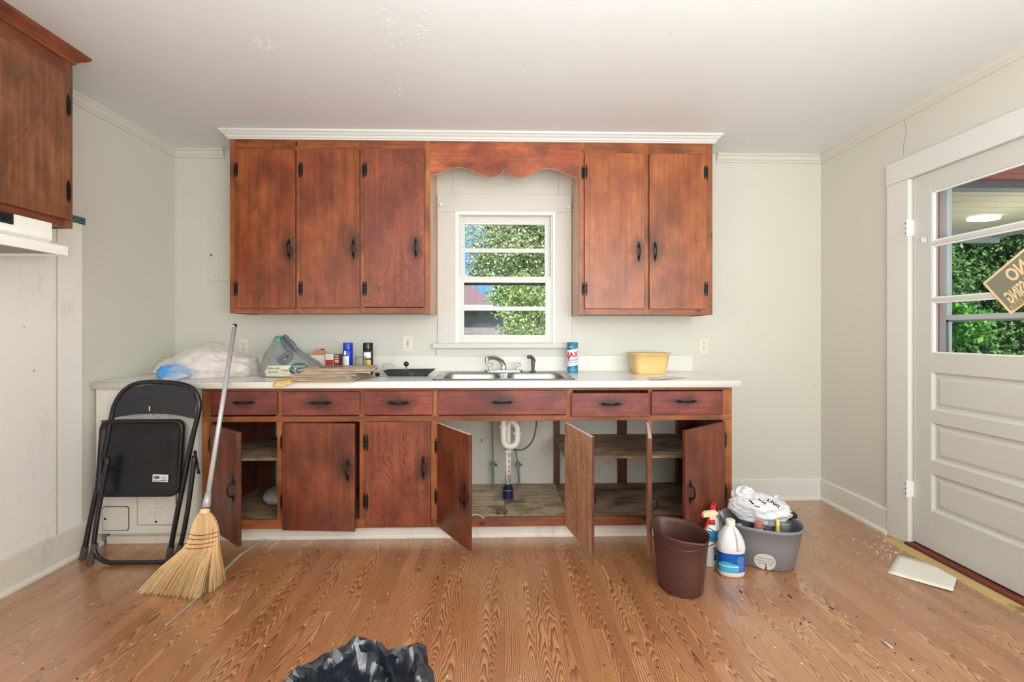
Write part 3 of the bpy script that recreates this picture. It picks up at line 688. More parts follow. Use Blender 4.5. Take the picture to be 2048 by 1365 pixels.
for (u0, u1, v0, v1, m, hu, hv, sd_) in ((1169.5, 1289, 305, 618, m_updoor3, 1277.5, 503, 1), (1299, 1413.5, 307, 618.5, m_updoor3, 1310, 503, -1)):
    x0, x1 = XU(u0, dF), XU(u1, dF); z0, z1 = ZV(v1, x0, dF), ZV(v0, x0, dF)
    hx = x0 if sd_ > 0 else x1; ho = (x1-XU(hu, dF)) if sd_ > 0 else (XU(hu, dF)-x0)
    door_obj(ucr, 'door', hx, FY, z0, z1, x1-x0, sd_, 0, [m, m, m_side], ZV(hv, x0, dF), ho, (ZV(344, x0, dF), ZV(578, x0, dF)))

# ---------------------------------------------------------------- cupboard on the left wall
lf = -1.955; lc_y = YU(145.5, lf); lzb = ZV(458.5, lf, lc_y); lye = lc_y-.95
lc = thing('side_wall_cupboard', 'brown wooden wall cupboard on the left wall above the cooker hood', 'cupboard', ((lf+XL)/2, (lc_y+lye)/2, lzb))
G().box(XL, lf-.018, lc_y-.016, lc_y, lzb, zt).obj('side_panel', m_side, lc); G().box(XL, lf-.018, lye, lye+.016, lzb, zt).obj('side_panel', m_side, lc)
G().box(XL, lf-.018, lye+.016, lc_y-.016, lzb+.003, lzb+.018).obj('bottom_panel', m_side, lc); G().box(XL, lf-.018, lye+.016, lc_y-.016, zt-.02, zt-.003).obj('top_panel', m_side, lc)
def lbox(name, ya, yb, za, zb__, m): return G().box(lf-.018, lf, ya, yb, za, zb__).obj(name, m, lc, bevel=.0012)
ys1 = YU(130, lf); zrt = ZV(153, lf, ys1); zrb = ZV(440, lf, ys1)
lbox('stile', ys1, lc_y, lzb, zt, m_leftcab); lbox('stile', lye, lye+.045, lzb, zt, m_leftcab); ymid = (ys1+lye+.045)/2; lbox('stile', ymid-.02, ymid+.02, lzb, zt, m_leftcab)
for a, b_ in ((ymid+.02, ys1), (lye+.045, ymid-.02)):
    lbox('top_rail', a, b_, zrt-.006, zt, m_leftcabr); lbox('bottom_rail', a, b_, lzb, zrb+.006, m_leftcabr)
for a, b_ in ((ymid+.012, ys1+.006), (lye+.038, ymid-.012)):
    o = G().box(lf+.001, lf+.017, a, b_, zrb, zrt).obj('door', m_leftcab, lc, bevel=.003)
    if a > -1.6:
        for v in (211, 383):
            z = ZV(v, lf, ys1); h = inst('hinge', ME_HG[(1, True)], o, (0, 0, 0), (0, 0, R(90))); h.location = Vector((lf, b_, z))-ORG[lc.name]; h.scale = (-1, 1, 1)
    inst('handle', ME_H, o, Vector((lf+.017, a+.035 if a > -1.6 else b_-.035, lzb+.3))-ORG[lc.name], (0, 0, R(90)))
G().sweep([(0, cz-.052), (.008, cz-.052), (.010, cz-.042), (.022, cz-.030), (.034, cz-.022), (.044, cz-.012), (.046, cz-.001), (0, cz-.001)], [(XL, lc_y), (lf, lc_y), (lf, lye), (XL, lye)][::-1]).obj('cornice', m_leftcabr, lc)
# steel strip on the wall
za = ZV(441, XL, YU(156, XL)); ys_ = YU(170.5, XL+.01)
t = thing('mounting_strip', 'blue-grey metal mounting strip on the left wall beside the brown cupboard', 'bracket', (XL, ys_-.2, za))
g = G().box(XL+.0085, XL+.012, ys_-.42, ys_, za-.019, za+.019); g.obj('strip', plain('blue_grey_metal', (92, 118, 124), .5, .4), t, bevel=.001)
for dy in (.02, .075): G().cyl((XL+.012, ys_-dy, za+.003), (XL+.0135, ys_-dy, za+.003), .0042, n_=10).obj('screw', m_dark, t)

# cooker hood
hy = -1.225; he = hy-.76
hd = thing('cooker_hood', 'white enamelled cooker hood under the brown side cupboard', 'cooker hood', (-2.05, (hy+he)/2, 1.53))
prof = [(XL+.0085, lzb-.002), (-1.930, lzb-.002), (-1.928, 1.597), (-1.862, 1.568), (-1.862, 1.528), (-1.872, 1.528), (-1.872, 1.545), (XL+.0085, 1.545)]
m_hood = plain('white_enamel', (236, 234, 226), .28, var=.01, coat=.3)
g = G(); g.prism([(a, b_) for a, b_ in prof], he, hy, 'y')
# prism axis y maps (x,z); fine
g.obj('body', m_hood, hd, bevel=.002)
G().box(XL+.0085, -1.872, hy-.008, hy, 1.526, 1.547).box(XL+.0085, -1.872, he, he+.008, 1.526, 1.547).box(XL+.0085, XL+.02, he, hy, 1.526, 1.547).obj('lip', m_hood, hd)
G().box(XL+.03, -1.885, he+.02, hy-.02, 1.535, 1.544).obj('underside_panel', plain('grey_hood_underside', (150, 146, 138), .5, .3, dirt=(110, 96, 70)), hd)
py = YU(25, -1.93)
o = G().box(-1.9298, -1.925, py-.24, py, 1.625, 1.668).obj('control_panel', plain('dark_control_panel', (28, 34, 38), .4), hd, bevel=.001)
G().cyl((-1.925, py-.032, 1.647), (-1.912, py-.032, 1.647), .011, n_=16).obj('knob', m_dark, o); G().cyl((-1.925, py-.14, 1.647), (-1.912, py-.14, 1.647), .011, n_=16).obj('knob', m_dark, o)
G().box(-1.9252, -1.9245, py-.085, py-.055, 1.655, 1.657).box(-1.9252, -1.9245, py-.085, py-.055, 1.640, 1.641).obj('marking', m_white, o)

# ---------------------------------------------------------------- base cupboards
BF = -.600; zc = .885; CT = .925
bx0, bx1 = XU(405, BF), XU(1464, BF)
bc = thing('base_cupboard', 'long red-brown base cupboard with six drawers and several doors hanging open', 'cupboard', ((bx0+bx1)/2, BF/2, 0))
def V(v, u=1000): return ZV(v, XU(u, BF), BF)
zrA, zrB = V(832, 900), V(843, 900); zr_t = V(782, 900); zbr = V(1037, 900); zbb = V(1055, 900)
def bfr(name, u0, u1, za, zb__, m): 
    return G().box(XU(u0, BF), XU(u1, BF), BF, BF+.018, za, zb__).obj(name, m, bc, bevel=.0012)
G().box(bx0, bx1, BF, BF+.018, zr_t, zc).obj('top_rail', m_rail, bc, bevel=.001)
G().box(bx0, bx1, BF, BF+.018, zrB, zrA).obj('middle_rail', m_rail, bc, bevel=.001)
G().box(bx0, bx1, BF, BF+.018, zbb, zbr).obj('bottom_rail', m_rail, bc, bevel=.001)
for a, b_ in ((405, 421), (552, 563), (717, 730.5), (863, 877), (1132, 1145), (1297, 1304), (1446, 1464)): bfr('upright', a, b_, zrA, zr_t, m_stile)
for a, b_ in ((405, 421), (554, 566), (719, 731.5), (862, 876), (1131, 1136.5), (1295, 1303.5), (1446.5, 1464)): bfr('upright', a, b_, zbr, zrB, m_stile)
G().box(bx0, bx0+.016, BF+.018, -.002, 0, zc).obj('side_panel', m_side, bc)
G().box(bx1-.016, bx1, BF+.018, -.002, 0, zc).obj('side_panel', m_side, bc)
pbx = XU(1103, -.02)
G().box(bx0+.016, pbx-.25, BF+.018, -.002, zbr-.018, zbr-.003).obj('bottom_panel', m_plyd, bc)
xs_ = XU(874, BF)
for o_ in (): pass
xj = XU(1010, -.45)
bc_b = [c for c in bc.children if c.name.startswith('bottom_panel')]
bpy.data.objects.remove(bc_b[0])
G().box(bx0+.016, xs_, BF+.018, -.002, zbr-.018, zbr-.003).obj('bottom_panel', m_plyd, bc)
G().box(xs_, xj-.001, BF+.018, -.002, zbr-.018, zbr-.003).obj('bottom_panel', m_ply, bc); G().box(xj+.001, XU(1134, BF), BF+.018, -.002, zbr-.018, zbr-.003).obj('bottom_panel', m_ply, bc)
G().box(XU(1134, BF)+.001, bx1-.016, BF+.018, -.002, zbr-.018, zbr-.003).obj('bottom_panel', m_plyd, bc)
zsh = ZV(915, XU(1200, BF), BF)
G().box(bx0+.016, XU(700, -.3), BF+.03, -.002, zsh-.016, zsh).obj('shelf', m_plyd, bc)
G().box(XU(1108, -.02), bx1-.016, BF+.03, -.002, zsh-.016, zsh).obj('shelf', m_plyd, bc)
for (ua, ub, y) in ((1108, 1120, -.03), (1236, 1254, -.03)):
    G().box(XU(ua, y), XU(ub, y), y, y+.026, zbr-.003, zc-.02).obj('post', m_side, bc, bevel=.001)
G().box(XU(1357, -.06), bx1-.016, -.06, -.004, zbr, zc-.02).obj('back_board', m_side, bc)
G().box(bx0+.016, XU(545, -.05), -.05, -.004, zbr, zc-.02).obj('back_board', m_side, bc)
G().box(XU(700, -.3)-.008, XU(700, -.3)+.008, BF+.03, -.004, zbr, zc-.02).obj('divider', m_side, bc)
G().box(XU(1120, -.2), XU(1120, -.2)+.012, -.5, -.49, zbr, zsh-.02).obj('cleat', m_side, bc)
G().box(XU(540, -.02), XU(1357, -.02), -.003, -.0005, .0, zc-.01).obj('back_panel', m_backin, bc)
# closed / open lower doors (px at face)
zd0, zd1 = V(1050, 900), V(845, 900)
dB = BF-.0195
E = m_side; EL = plain('lit_raw_edge', (206, 190, 180), .6)  # raw top edge, paled to stand in for light on open doors
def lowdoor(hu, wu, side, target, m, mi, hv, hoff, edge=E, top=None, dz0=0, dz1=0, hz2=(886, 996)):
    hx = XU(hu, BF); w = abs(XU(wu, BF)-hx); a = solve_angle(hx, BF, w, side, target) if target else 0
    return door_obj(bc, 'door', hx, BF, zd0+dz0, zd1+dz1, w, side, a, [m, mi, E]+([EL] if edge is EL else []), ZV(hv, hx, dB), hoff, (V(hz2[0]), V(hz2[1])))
o = lowdoor(424, 556, 1, 480, m_lowdoor, m_inner, 957, .06); o['label'] = 'open door with worn dark face'
hx = XU(564, dB); w = XU(713, dB)-hx
o = door_obj(bc, 'door', hx, BF, V(1053)-.004, V(843.5), w, 1, R(4), [m_lowdoor, m_inner, E], V(934)+.0, .040, (V(883), V(1000)))
hx = XU(730.5, dB); w = XU(861, dB)-hx
door_obj(bc, 'door', hx, BF, V(1049), V(842.5), w, 1, R(.5), [m_lowdoor2, m_inner, E], V(932), w-(XU(846.5, dB)-hx), (V(883), V(1000)))
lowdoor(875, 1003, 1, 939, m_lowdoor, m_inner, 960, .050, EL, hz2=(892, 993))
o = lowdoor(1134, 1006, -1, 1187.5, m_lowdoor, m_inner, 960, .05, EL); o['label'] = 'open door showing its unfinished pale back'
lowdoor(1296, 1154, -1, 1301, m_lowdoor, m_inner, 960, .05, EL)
lowdoor(1447, 1308, -1, 1368, m_lowdoor, m_inner, 958, .045, E, hz2=(883, 989))
# drawers
for (u0, u1, v0, v1, hu, hv) in ((421, 553.5, 784, 831.5, 487, 806), (562, 719, 784, 832, 640.5, 806.5), (728, 865, 783, 831.5, 797, 806.5), (875.6, 1133, 782, 830.5, 1005, 805.5), (1143.5, 1299.5, 787, 835, 1221, 809), (1303, 1446.5, 783, 831, 1372, 803.5)):
    out = u0 == 1143.5; yf = BF-(.022 if out else .001); x0, x1 = XU(u0, yf-.018), XU(u1, yf-.018)
    z0, z1 = ZV(v1, x0, yf-.018), ZV(v0, x0, yf-.018); g = G()
    g.box(x0, x1, yf-.018, yf, z0, z1); xm = (x0+x1)/2
    g.b.normal_update()
    o = g.obj('drawer_front', m_drawer, bc, bevel=.0035)
    if out: G().box(x0+.02, x1-.02, yf, BF+.3, z0+.01, z1-.012).obj('drawer_box', m_inner, o)
    else: G().box(x0+.02, x1-.02, BF+.019, BF+.45, z0+.01, z1-.012).obj('drawer_box', m_inner, o)
    hp = Vector((XU(hu, yf-.018), yf-.018, ZV(hv, x0, yf-.018)))-ORG[bc.name]
    inst('handle', ME_H, o, hp, (0, R(90), 0)); o['smudge'] = [hp.x, hp.y, hp.z]
# kick board
G().box(bx0-.01, bx1-.02, -.555, -.545, 0, zbb+.01).obj('kick_board', m_dirtytrim, bc); G().sweep([(0, 0), (.012, 0), (.011, .012), (.006, .02), (0, .022)], [(bx0-.01, -.555), (bx1-.02, -.555)]).obj('shoe_moulding', m_dirtytrim, bc)

# worktop and upstand
cx0, cx1 = XL+.012, XU(1482, -.655)-.012
wt = thing('worktop', 'long white laminate worktop with a low upstand along the wall', 'worktop', ((cx0+cx1)/2, -.33, CT))
sx0, sx1, syf, syb = XU(868, -.60), XU(1147, -.60), -.595, -.095
g = G(); X = [cx0, sx0, sx1, cx1]; Yv = [-.648, syf, syb, -.001]
def ring_slab(z):
    return [[g.b.verts.new((x, y, z)) for y in Yv] for x in X]
T, B_ = ring_slab(CT), ring_slab(zc)
for i in range(3):
    for j in range(3):
        if (i, j) == (1, 1): continue
        g.b.faces.new((T[i][j], T[i+1][j], T[i+1][j+1], T[i][j+1])); g.b.faces.new((B_[i][j], B_[i][j+1], B_[i+1][j+1], B_[i+1][j]))
def wall_(a, b_, c, d): g.b.faces.new((T[a][b_], T[c][d], B_[c][d], B_[a][b_]))
for q in ((1, 1, 2, 1), (2, 1, 2, 2), (2, 2, 1, 2), (1, 2, 1, 1)): wall_(*q)
for i in range(3): wall_(i, 3, i+1, 3); wall_(i+1, 0, i, 0); wall_(0, i, 0, i+1); wall_(3, i+1, 3, i)
g.obj('slab', m_counter, wt)
nose = [(0, zc), (.010, zc), (.0115, zc+.003), (.012, CT-.014), (.0105, CT-.007), (.006, CT-.002), (0, CT)]
G().sweep(nose, [(cx0, -.648), (cx1, -.648), (cx1, -.002)], cap=True).smooth().obj('edging', m_counter, wt)
def upst(u0, u1, vt=712):
    y = -.019; x0, x1 = XU(u0, y), XU(u1, y); pts = rrect(x0, x1, CT+.0005, ZV(vt, (x0+x1)/2, y), .012, 4)
    pts = [(a, b_) for a, b_ in pts]
    return G().prism([(max(a, x0), b_) for a, b_ in pts], y, -.0005, 'y').obj('upstand', m_upst, wt, bevel=.002)
upst(351, 512.5, 715); upst(517, 1386)

# ---------------------------------------------------------------- sink and tap
sk = thing('kitchen_sink', 'double bowl stainless steel sink set into the white worktop', 'sink', ((sx0+sx1)/2, -.35, CT))
g = G(); rx0, rx1, ry0, ry1 = sx0-.012, sx1+.012, -.612, -.078
def loopv(pts, z): return [g.b.verts.new((a, b_, z)) for a, b_ in pts]
def loope(vs): return [g.b.edges.new((vs[i], vs[(i+1) % len(vs)])) for i in range(len(vs))]
Zr = CT+.004
out_ = rrect(rx0, rx1, ry0, ry1, .02, 4); inn = rrect(rx0+.012, rx1-.012, ry0+.012, ry1-.012, .014, 4)
O0 = loopv(out_, CT+.0008); O1 = loopv(rrect(rx0+.003, rx1-.003, ry0+.003, ry1-.003, .018, 4), Zr+.002); O2 = loopv(inn, Zr)
for P, Q in ((O0, O1), (O1, O2)):
    for i in range(len(P)): g.b.faces.new((P[i], P[(i+1) % len(P)], Q[(i+1) % len(P)], Q[i]))
xc = (rx0+rx1)/2; edges = [e for e in g.b.edges if e.verts[0] in O2 and e.verts[1] in O2]
bowls = []
for (a, b_) in ((rx0+.035, xc-.018), (xc+.018, rx1-.035)):
    A0 = loopv(rrect(a, b_, -.578, -.195, .07, 6), Zr); edges += loope(A0); bowls.append((a, b_, A0))
bmesh.ops.triangle_fill(g.b, edges=edges, use_beauty=True, use_dissolve=False)
for a, b_, A0 in bowls:
    prev = A0
    for d, z, r_ in ((.004, -.004, .068), (.008, -.02, .066), (.012, -.10, .062), (.020, -.150, .058), (.045, -.168, .05), (.09, -.172, .04)):
        cur = loopv(rrect(a+d, b_-d, -.578+d, -.195-d, r_, 6), Zr+z)
        for i in range(len(cur)): g.b.faces.new((prev[i], prev[(i+1) % len(cur)], cur[(i+1) % len(cur)], cur[i]))
        prev = cur
    g.b.faces.new(prev)
g.smooth(); o = g.obj('basin', m_steel, sk)
for a, b_, _ in ((rx0+.035, xc-.018, 0), (xc+.018, rx1-.035, 0)):
    G().lathe(((a+b_)/2, -.385, Zr-.1725), [(.045, .0), (.045, .003), (.03, .002), (.028, -.006), (.001, -.006)], 20).obj('drain', m_chrome, sk)
ty = -.135; tz = Zr+.0005
def TP(u, v, y=ty): return PY(u, v, y)
fx0, fx1 = XU(969, ty), XU(1045, ty)
tp = thing('kitchen_tap', 'chrome kitchen tap with two clear knobs on the back of the sink', 'tap', ((fx0+fx1)/2, ty, tz))
G().prism(rrect(fx0, fx1, ty-.026, ty+.026, .024, 5), tz, tz+.016, 'z').obj('base_plate', m_chrome, tp, bevel=.004)
sp_ = TP(1007, 735); zz0 = tz+.014
tip = TP(972, 722, ty-.16)
spt = curve([(sp_.x, ty, zz0), (sp_.x, ty, zz0+.035), (sp_.x-.02, ty-.02, zz0+.065), (sp_.x-.06, ty-.07, zz0+.088), (sp_.x-.095, ty-.115, zz0+.088), (sp_.x-.110, ty-.135, zz0+.080)], 6)
G().tube(spt, [.019]*6+[.017]*6+[.0145]*(len(spt)-12), 12).smooth().obj('spout', m_chrome, tp)
q = Vector(spt[-1]); G().cyl(q+Vector((0, 0, .012)), q-Vector((0, 0, .022)), .0125, n_=16).obj('aerator', m_chrome, tp, bevel=.001)
k = N('clear_acrylic'); k.bsdf((.95, .95, .95, 1), .05, 0, .5, trans=.9, ior=1.45, alpha=.75); m_acryl = k.m
for u in (980, 1035):
    x = XU(u, ty); h = G().lathe((x, ty, zz0), [(.012, 0), (.010, .02), (.006, .024)], 16).obj('tap_stem', m_chrome, tp)
    g = G(); rg_ = []
    for z, r_ in ((.022, .010), (.026, .020), (.040, .022), (.048, .015)):
        rg_.append([(x+math.cos(a)*r_*(1+.14*math.cos(5*a)), ty+math.sin(a)*r_*(1+.14*math.cos(5*a)), zz0+z) for a in (2*math.pi*i/30 for i in range(30))])
    g.loft(rg_).smooth().obj('tap_knob', m_acryl, tp)
x = XU(1066, ty); m_grey = plain('dark_grey_plastic', (84, 82, 80), .35)
sy_ = thing('rinse_sprayer', 'dark grey pull-out rinse sprayer standing right of the tap', 'sprayer', (x, ty, tz))
G().lathe((x, ty, tz), [(.022, 0), (.020, .006), (.011, .012), (.012, .04), (.014, .072), (.010, .084)], 18).smooth().obj('grip', m_grey, sy_)
G().tube(curve([(x+.002, ty, tz+.070), (x-.004, ty-.004, tz+.092), (x-.016, ty-.014, tz+.104), (x-.034, ty-.03, tz+.104)], 4), .0125, 12).smooth().obj('spray_nozzle', m_grey, sy_)
G().box(x+.010, x+.014, ty-.006, ty+.006, tz+.066, tz+.098, Matrix.Rotation(R(-18), 3, 'Y'), (x+.012, ty, tz+.09)).obj('lever', m_grey, sy_)

# ---------------------------------------------------------------- pipes under the sink
py_ = -.30; zfl = zbr-.003
def pp(u, v, y=py_): return PY(u, v, y)
pt = thing('drain_trap', 'white plastic drain pipe and trap hanging below the sink', 'pipe', pp(1016, 960))
xl, xr, xd = XU(1007, -.35), XU(1035, -.35), XU(1016, py_)
zu = ZV(880, xl, -.35); rr_ = (xr-xl)/2; zbow = zu
pa = [(xl, -.36, .80), (xl, -.36, zbow)]+[((xl+xr)/2-rr_*math.cos(R(a)), -.36+.02*a/180, zbow-rr_*math.sin(R(a))) for a in range(15, 181, 15)]+[(xr, -.335, zbow+.035)]
G().tube(pa, .0205, 14).smooth().obj('trap_bend', m_pvc, pt)
zt_ = zbow+.055
pa = [(xr, -.335, zbow+.03), (xr, -.333, zt_+.01), (xr-.012, -.325, zt_+.038), (xd+.02, -.312, zt_+.055), (xd+.004, -.302, zt_+.036), (xd, py_, zt_), (xd, py_, ZV(900, xd, py_))]
G().tube(curve(pa, 5), .0205, 14).smooth().obj('trap_outlet', m_pvc, pt)
G().cyl((xd, py_, ZV(905, xd, py_)), (xd, py_, ZV(968, xd, py_)), .0185, n_=18).smooth().obj('waste_pipe', m_pvc, pt)
for (x, y, z, r_) in ((xl, -.36, ZV(853, xl, -.36), .0265), (xr, -.335, ZV(866, xr, -.335), .0265), (xd, py_, ZV(902, xd, py_), .0265)):
    g = G(); n_ = 24; rg_ = [[(x+math.cos(a)*r_*(1+.05*(i % 2)), y+math.sin(a)*r_*(1+.05*(i % 2)), z+dz) for i, a in enumerate(2*math.pi*i/n_ for i in range(n_))] for dz in (-.009, .009)]
    g.loft(rg_).obj('slip_nut', m_pvc, pt)
G().lathe((xd, py_, zfl), [(.037, 0), (.037, .012), (.033, .014), (.033, .056), (.036, .060), (.036, .072), (.026, .078), (.026, .090), (.020, .09)], 24).obj('rubber_coupling', m_navy, pt)
G().lathe((xd, py_, zfl+.004), [(.0375, 0), (.039, .001), (.039, .008), (.0375, .009)], 24).obj('hose_clamp', m_steel, pt); G().lathe((xd, py_, zfl+.060), [(.0365, 0), (.038, .001), (.038, .009), (.0365, .010)], 24).obj('hose_clamp', m_steel, pt)
g = text_bm('PVC 1120  SCH 40  NSF-PW', .0155, .0002, bold=.0004)
bmesh.ops.transform(g.b, matrix=Matrix.Translation((xd+.004, py_-.0183, ZV(935, xd, py_))) @ Matrix.Rotation(R(90), 4, 'X') @ Matrix.Rotation(R(-90), 4, 'Z'), verts=g.b.verts)
g.obj('lettering', m_dark, pt)
def supply(name, la, us_, ue, kink):
    y = -.10; t = thing('supply_pipe', la, 'pipe', pp(us_, 965, y)); t.location.z = zfl; ORG[t.name] = Vector(t.location)
    a, b_, c = pp(us_, 930, y), pp(kink, 890, y), pp(ue, 840, y)
    G().tube(curve([(a.x, y, a.z), (b_.x, y, b_.z), (c.x, y, c.z), (c.x, y, .80)], 5), .0048, 10).smooth().obj('riser', m_copper, t)
    d = pp(us_+(3 if us_ > 1000 else 0), 968, y)
    G().tube([(d.x, y, zfl), (a.x, y, a.z)], .0075, 10).obj('stub', m_copper, t)
    s = 1
    G().cyl((a.x, y, a.z-.018), (a.x, y, a.z+.018), .012, n_=6).cyl((a.x, y, a.z), (a.x+.028, y-.006, a.z), .008, n_=10).cyl((a.x-.02, y, a.z), (a.x, y, a.z), .006, n_=8).obj('valve', m_copper, t)
    G().lathe((0, 0, 0), [(.004, 0), (.018, .001), (.018, .005), (.004, .006)], 14, sx=.65).obj('valve_handle', plain('valve_grey', (110, 108, 100), .5, .5), t, loc=(a.x+.032, y-.006, a.z)).rotation_euler = (0, R(90), 0)
supply('a', 'thin grey-green water pipe with a stop valve left of the drain', 986, 985, 985)
supply('b', 'thin kinked water pipe with a stop valve right of the drain', 1036, 1028, 1030)
t = thing('spray_hose', 'grey hose looping down beside the drain pipe under the sink', 'hose', pp(1040, 902, -.2))
G().tube(curve([pp(1073, 838, -.2), pp(1072, 855, -.2), pp(1066, 880, -.2), pp(1053, 896, -.2), pp(1038, 901, -.2), pp(1022, 896, -.2), pp(1012, 870, -.18), pp(1006, 840, -.16)], 7), .0052, 9).smooth().obj('hose_tube', plain('hose_grey', (92, 90, 86), .5), t)
for i, u in enumerate((997, 1010.5)):
    p = pp(u, 1035, -.55); p.z = zfl
    t = tag(G().lathe(p, [(.006, 0), (.006, .006), (.012, .010), (.013, .018), (.007, .022), (.012, .024), (.010, .03), (.001, .032)], 14, sx=1).obj('knob_fitting', plain('aged_brass%d' % i, (112, 92, 66), .5, .5), None, loc=p), 'small brown %s tap fitting at the front of the sink cupboard floor' % ('left-hand', 'right-hand')[i], 'fitting', 'tap fittings on the cupboard floor')
g = G(); g.tube(curve([FP(936, 1037, zfl+.005), FP(948, 1030, zfl+.012), FP(958, 1031, zfl+.010), FP(968, 1037, zfl+.004)], 5), .0022, 6)
tag(g.smooth().obj('wire_offcut', m_white, None, loc=FP(950, 1035, zfl)), 'short white wire offcut lying at the front of the sink cupboard', 'wire')
# catches on the inner uprights
for (u, v) in ((1304.5, 930), (1310, 1003)): pass
# speckled bag in the left cupboard
def ico(sub=4):
    b = G(); bmesh.ops.create_icosphere(b.b, subdivisions=sub, radius=1); return b
def ridge(p, f, oct_=4, seed=0):
    v = 0; a = 1; s = 0
    for o_ in range(oct_):
        v += a*(1-abs(noise.noise(Vector((p[0]*f+seed, p[1]*f+seed*1.7, p[2]*f-seed)))*2)); s += a; a *= .5; f *= 2.03
    return v/s
def blob(c, sc, amp=.15, f=2.2, seed=1, sub=4, rot=0, floor_z=None, fn=None, oct_=4):
    g = ico(sub); cr, sr = math.cos(rot), math.sin(rot)
    for v in g.b.verts:
        d = v.co.copy(); k_ = 1+amp*(ridge(d, f, oct_, seed)-.55)
        p = Vector((d.x*sc[0], d.y*sc[1], d.z*sc[2]))*k_
        if fn: p = fn(p, d)
        p = Vector((p.x*cr-p.y*sr, p.x*sr+p.y*cr, p.z))+Vector(c)
        if floor_z is not None and p.z < floor_z: p.z = floor_z+(p.z-floor_z)*.02
        v.co = p
    return g
p = FP(545, 1012, zfl); tag(blob((p.x+.04, p.y+.1, zfl+.045), (.13, .16, .05), .12, 3, 5, 4, floor_z=zfl+.001).smooth().obj('speckled_bag', plain('speckled_grey_plastic', (168, 170, 160), .5, var=.12, nscale=60, dirt=(60, 64, 60), dscale=60), None, loc=(p.x+.04, p.y+.1, zfl)), 'grey speckled bag lying on the floor of the open left base cupboard', 'bag')
# ---------------------------------------------------------------- wall plates
def plate(u, v, w, h, la, kind, name):
    p = PY(u, v, 0); t = thing(name, la, 'switch' if kind == 's' else 'socket', p)
    G().box(p.x-w/2, p.x+w/2, -.006, -.0004, p.z-h/2, p.z+h/2).obj('cover_plate', m_almond, t, bevel=.0025)
    if kind == 's':
        G().box(p.x-.005, p.x+.005, -.0065, -.006, p.z-.013, p.z+.013).obj('slot', m_groove, t)
        G().box(p.x-.0035, p.x+.0035, -.016, -.006, p.z-.004, p.z+.008, Matrix.Rotation(R(25), 3, 'X'), (p.x, -.006, p.z)).obj('toggle', m_almond, t)
    else:
        for s in (1, -1):
            zc2 = p.z+s*.021; o = G().prism(rrect(p.x-.017, p.x+.017, zc2-.014, zc2+.014, .010, 4), -.0075, -.006, 'y').obj('receptacle', m_almond, t, bevel=.0006)
            g = G().box(p.x-.008, p.x-.0055, -.008, -.0072, zc2-.004, zc2+.005).box(p.x+.0055, p.x+.008, -.008, -.0072, zc2-.004, zc2+.005).cyl((p.x, -.008, zc2-.009 if kind == 'o' else zc2+.009), (p.x, -.0072, zc2-.009 if kind == 'o' else zc2+.009), .0028, n_=8)
            g.obj('slot', m_dark, o)
    for dz in ((.030, -.030) if kind == 's' else (0,)): G().cyl((p.x, -.0072, p.z+dz), (p.x, -.0058, p.z+dz), .003, n_=8).obj('screw', m_steel, t)
plate(488, 694, .066, .110, 'almond double socket behind the clear plastic bag and broom handle', 'o', 'wall_socket')
plate(1406.5, 693, .066, .108, 'almond double socket on the wall right of the yellow basin', 'o2', 'wall_socket')
plate(815.5, 687.5, .076, .118, 'almond light switch on the wall left of the window', 's', 'light_switch')
# fuse box cover
p0, p1 = PY(417, 562, 0), PY(520, 459, 0)
t = thing('fuse_box_cover', 'wall-coloured fuse box cover partly behind the left wall cupboard', 'cover', ((p0.x+p1.x)/2, 0, p0.z))
G().box(PY(413, 438, 0).x, p1.x+.02, -.002, -.0002, PY(413, 572, 0).z, PY(413, 438, 0).z).obj('surround', m_wall, t, bevel=.001)
G().prism(rrect(p0.x-.0015, p1.x, p0.z-.0015, p1.z+.0015, .015, 4), -.0026, -.001, 'y').obj('hatch_gap', plain('hatch_gap_grey', (150, 144, 130), .8), t); G().prism(rrect(p0.x, p1.x, p0.z, p1.z, .014, 4), -.0065, -.002, 'y').obj('hatch', m_wall, t, bevel=.0015)
q = PY(424, 511, 0); G().box(q.x-.008, q.x+.008, -.011, -.0065, q.z-.011, q.z+.011).obj('latch', plain('latch_grey', (190, 186, 176), .4, .3), t, bevel=.002)
G().box(q.x-.004, q.x+.003, -.0115, -.011, q.z-.007, q.z+.007).obj('latch_slot', m_groove, t)

# ---------------------------------------------------------------- old white enamel unit at the left end of the worktop
ex0, ex1, ey = XL+.022, XU(391, -.642), -.642
eu = thing('enamel_cabinet', 'old white enamelled cabinet with two small hatches behind the folding chair', 'cabinet', ((ex0+ex1)/2, -.35, 0))
fp = [(ex0, -.02), (ex0, ey)]+[(ex1-.03+.03*math.sin(R(a)), ey+.03-.03*math.cos(R(a))) for a in range(0, 91, 15)]+[(ex1, -.02)]
G().prism(fp, .078, zc-.001, 'z').obj('body', m_enamel, eu)
G().box(ex0+.03, ex1-.012, -.588, -.05, 0, .078).obj('plinth', m_dirtytrim, eu)
G().box(ex0+.02, ex1-.002, -.600, -.588, .0, .045).obj('plinth_board', m_dirtytrim, eu, bevel=.003)
def hatch(u0, u1, v0, v1, ku, kv):
    x0, x1 = XU(u0, ey), XU(u1, ey); z0, z1 = ZV(v1, x0, ey), ZV(v0, x0, ey)
    o = G().prism(rrect(x0-.004, x1+.004, z0-.004, z1+.004, .015, 4), ey-.0008, ey+.002, 'y').obj('hatch_gap', m_groove, eu)
    o = G().prism(rrect(x0, x1, z0, z1, .013, 4), ey-.004, ey-.0004, 'y').obj('hatch', m_enamel, eu, bevel=.0012)
    x, z = XU(ku, ey), ZV(kv, x0, ey); G().cyl((x, ey-.0055, z), (x, ey-.003, z), .0062, n_=12).obj('screw', m_dark, o)
hatch(206, 257, 1015, 1061, 211.5, 1038); hatch(275.5, 352, 930, 1050, 313, 1044)
g = G()
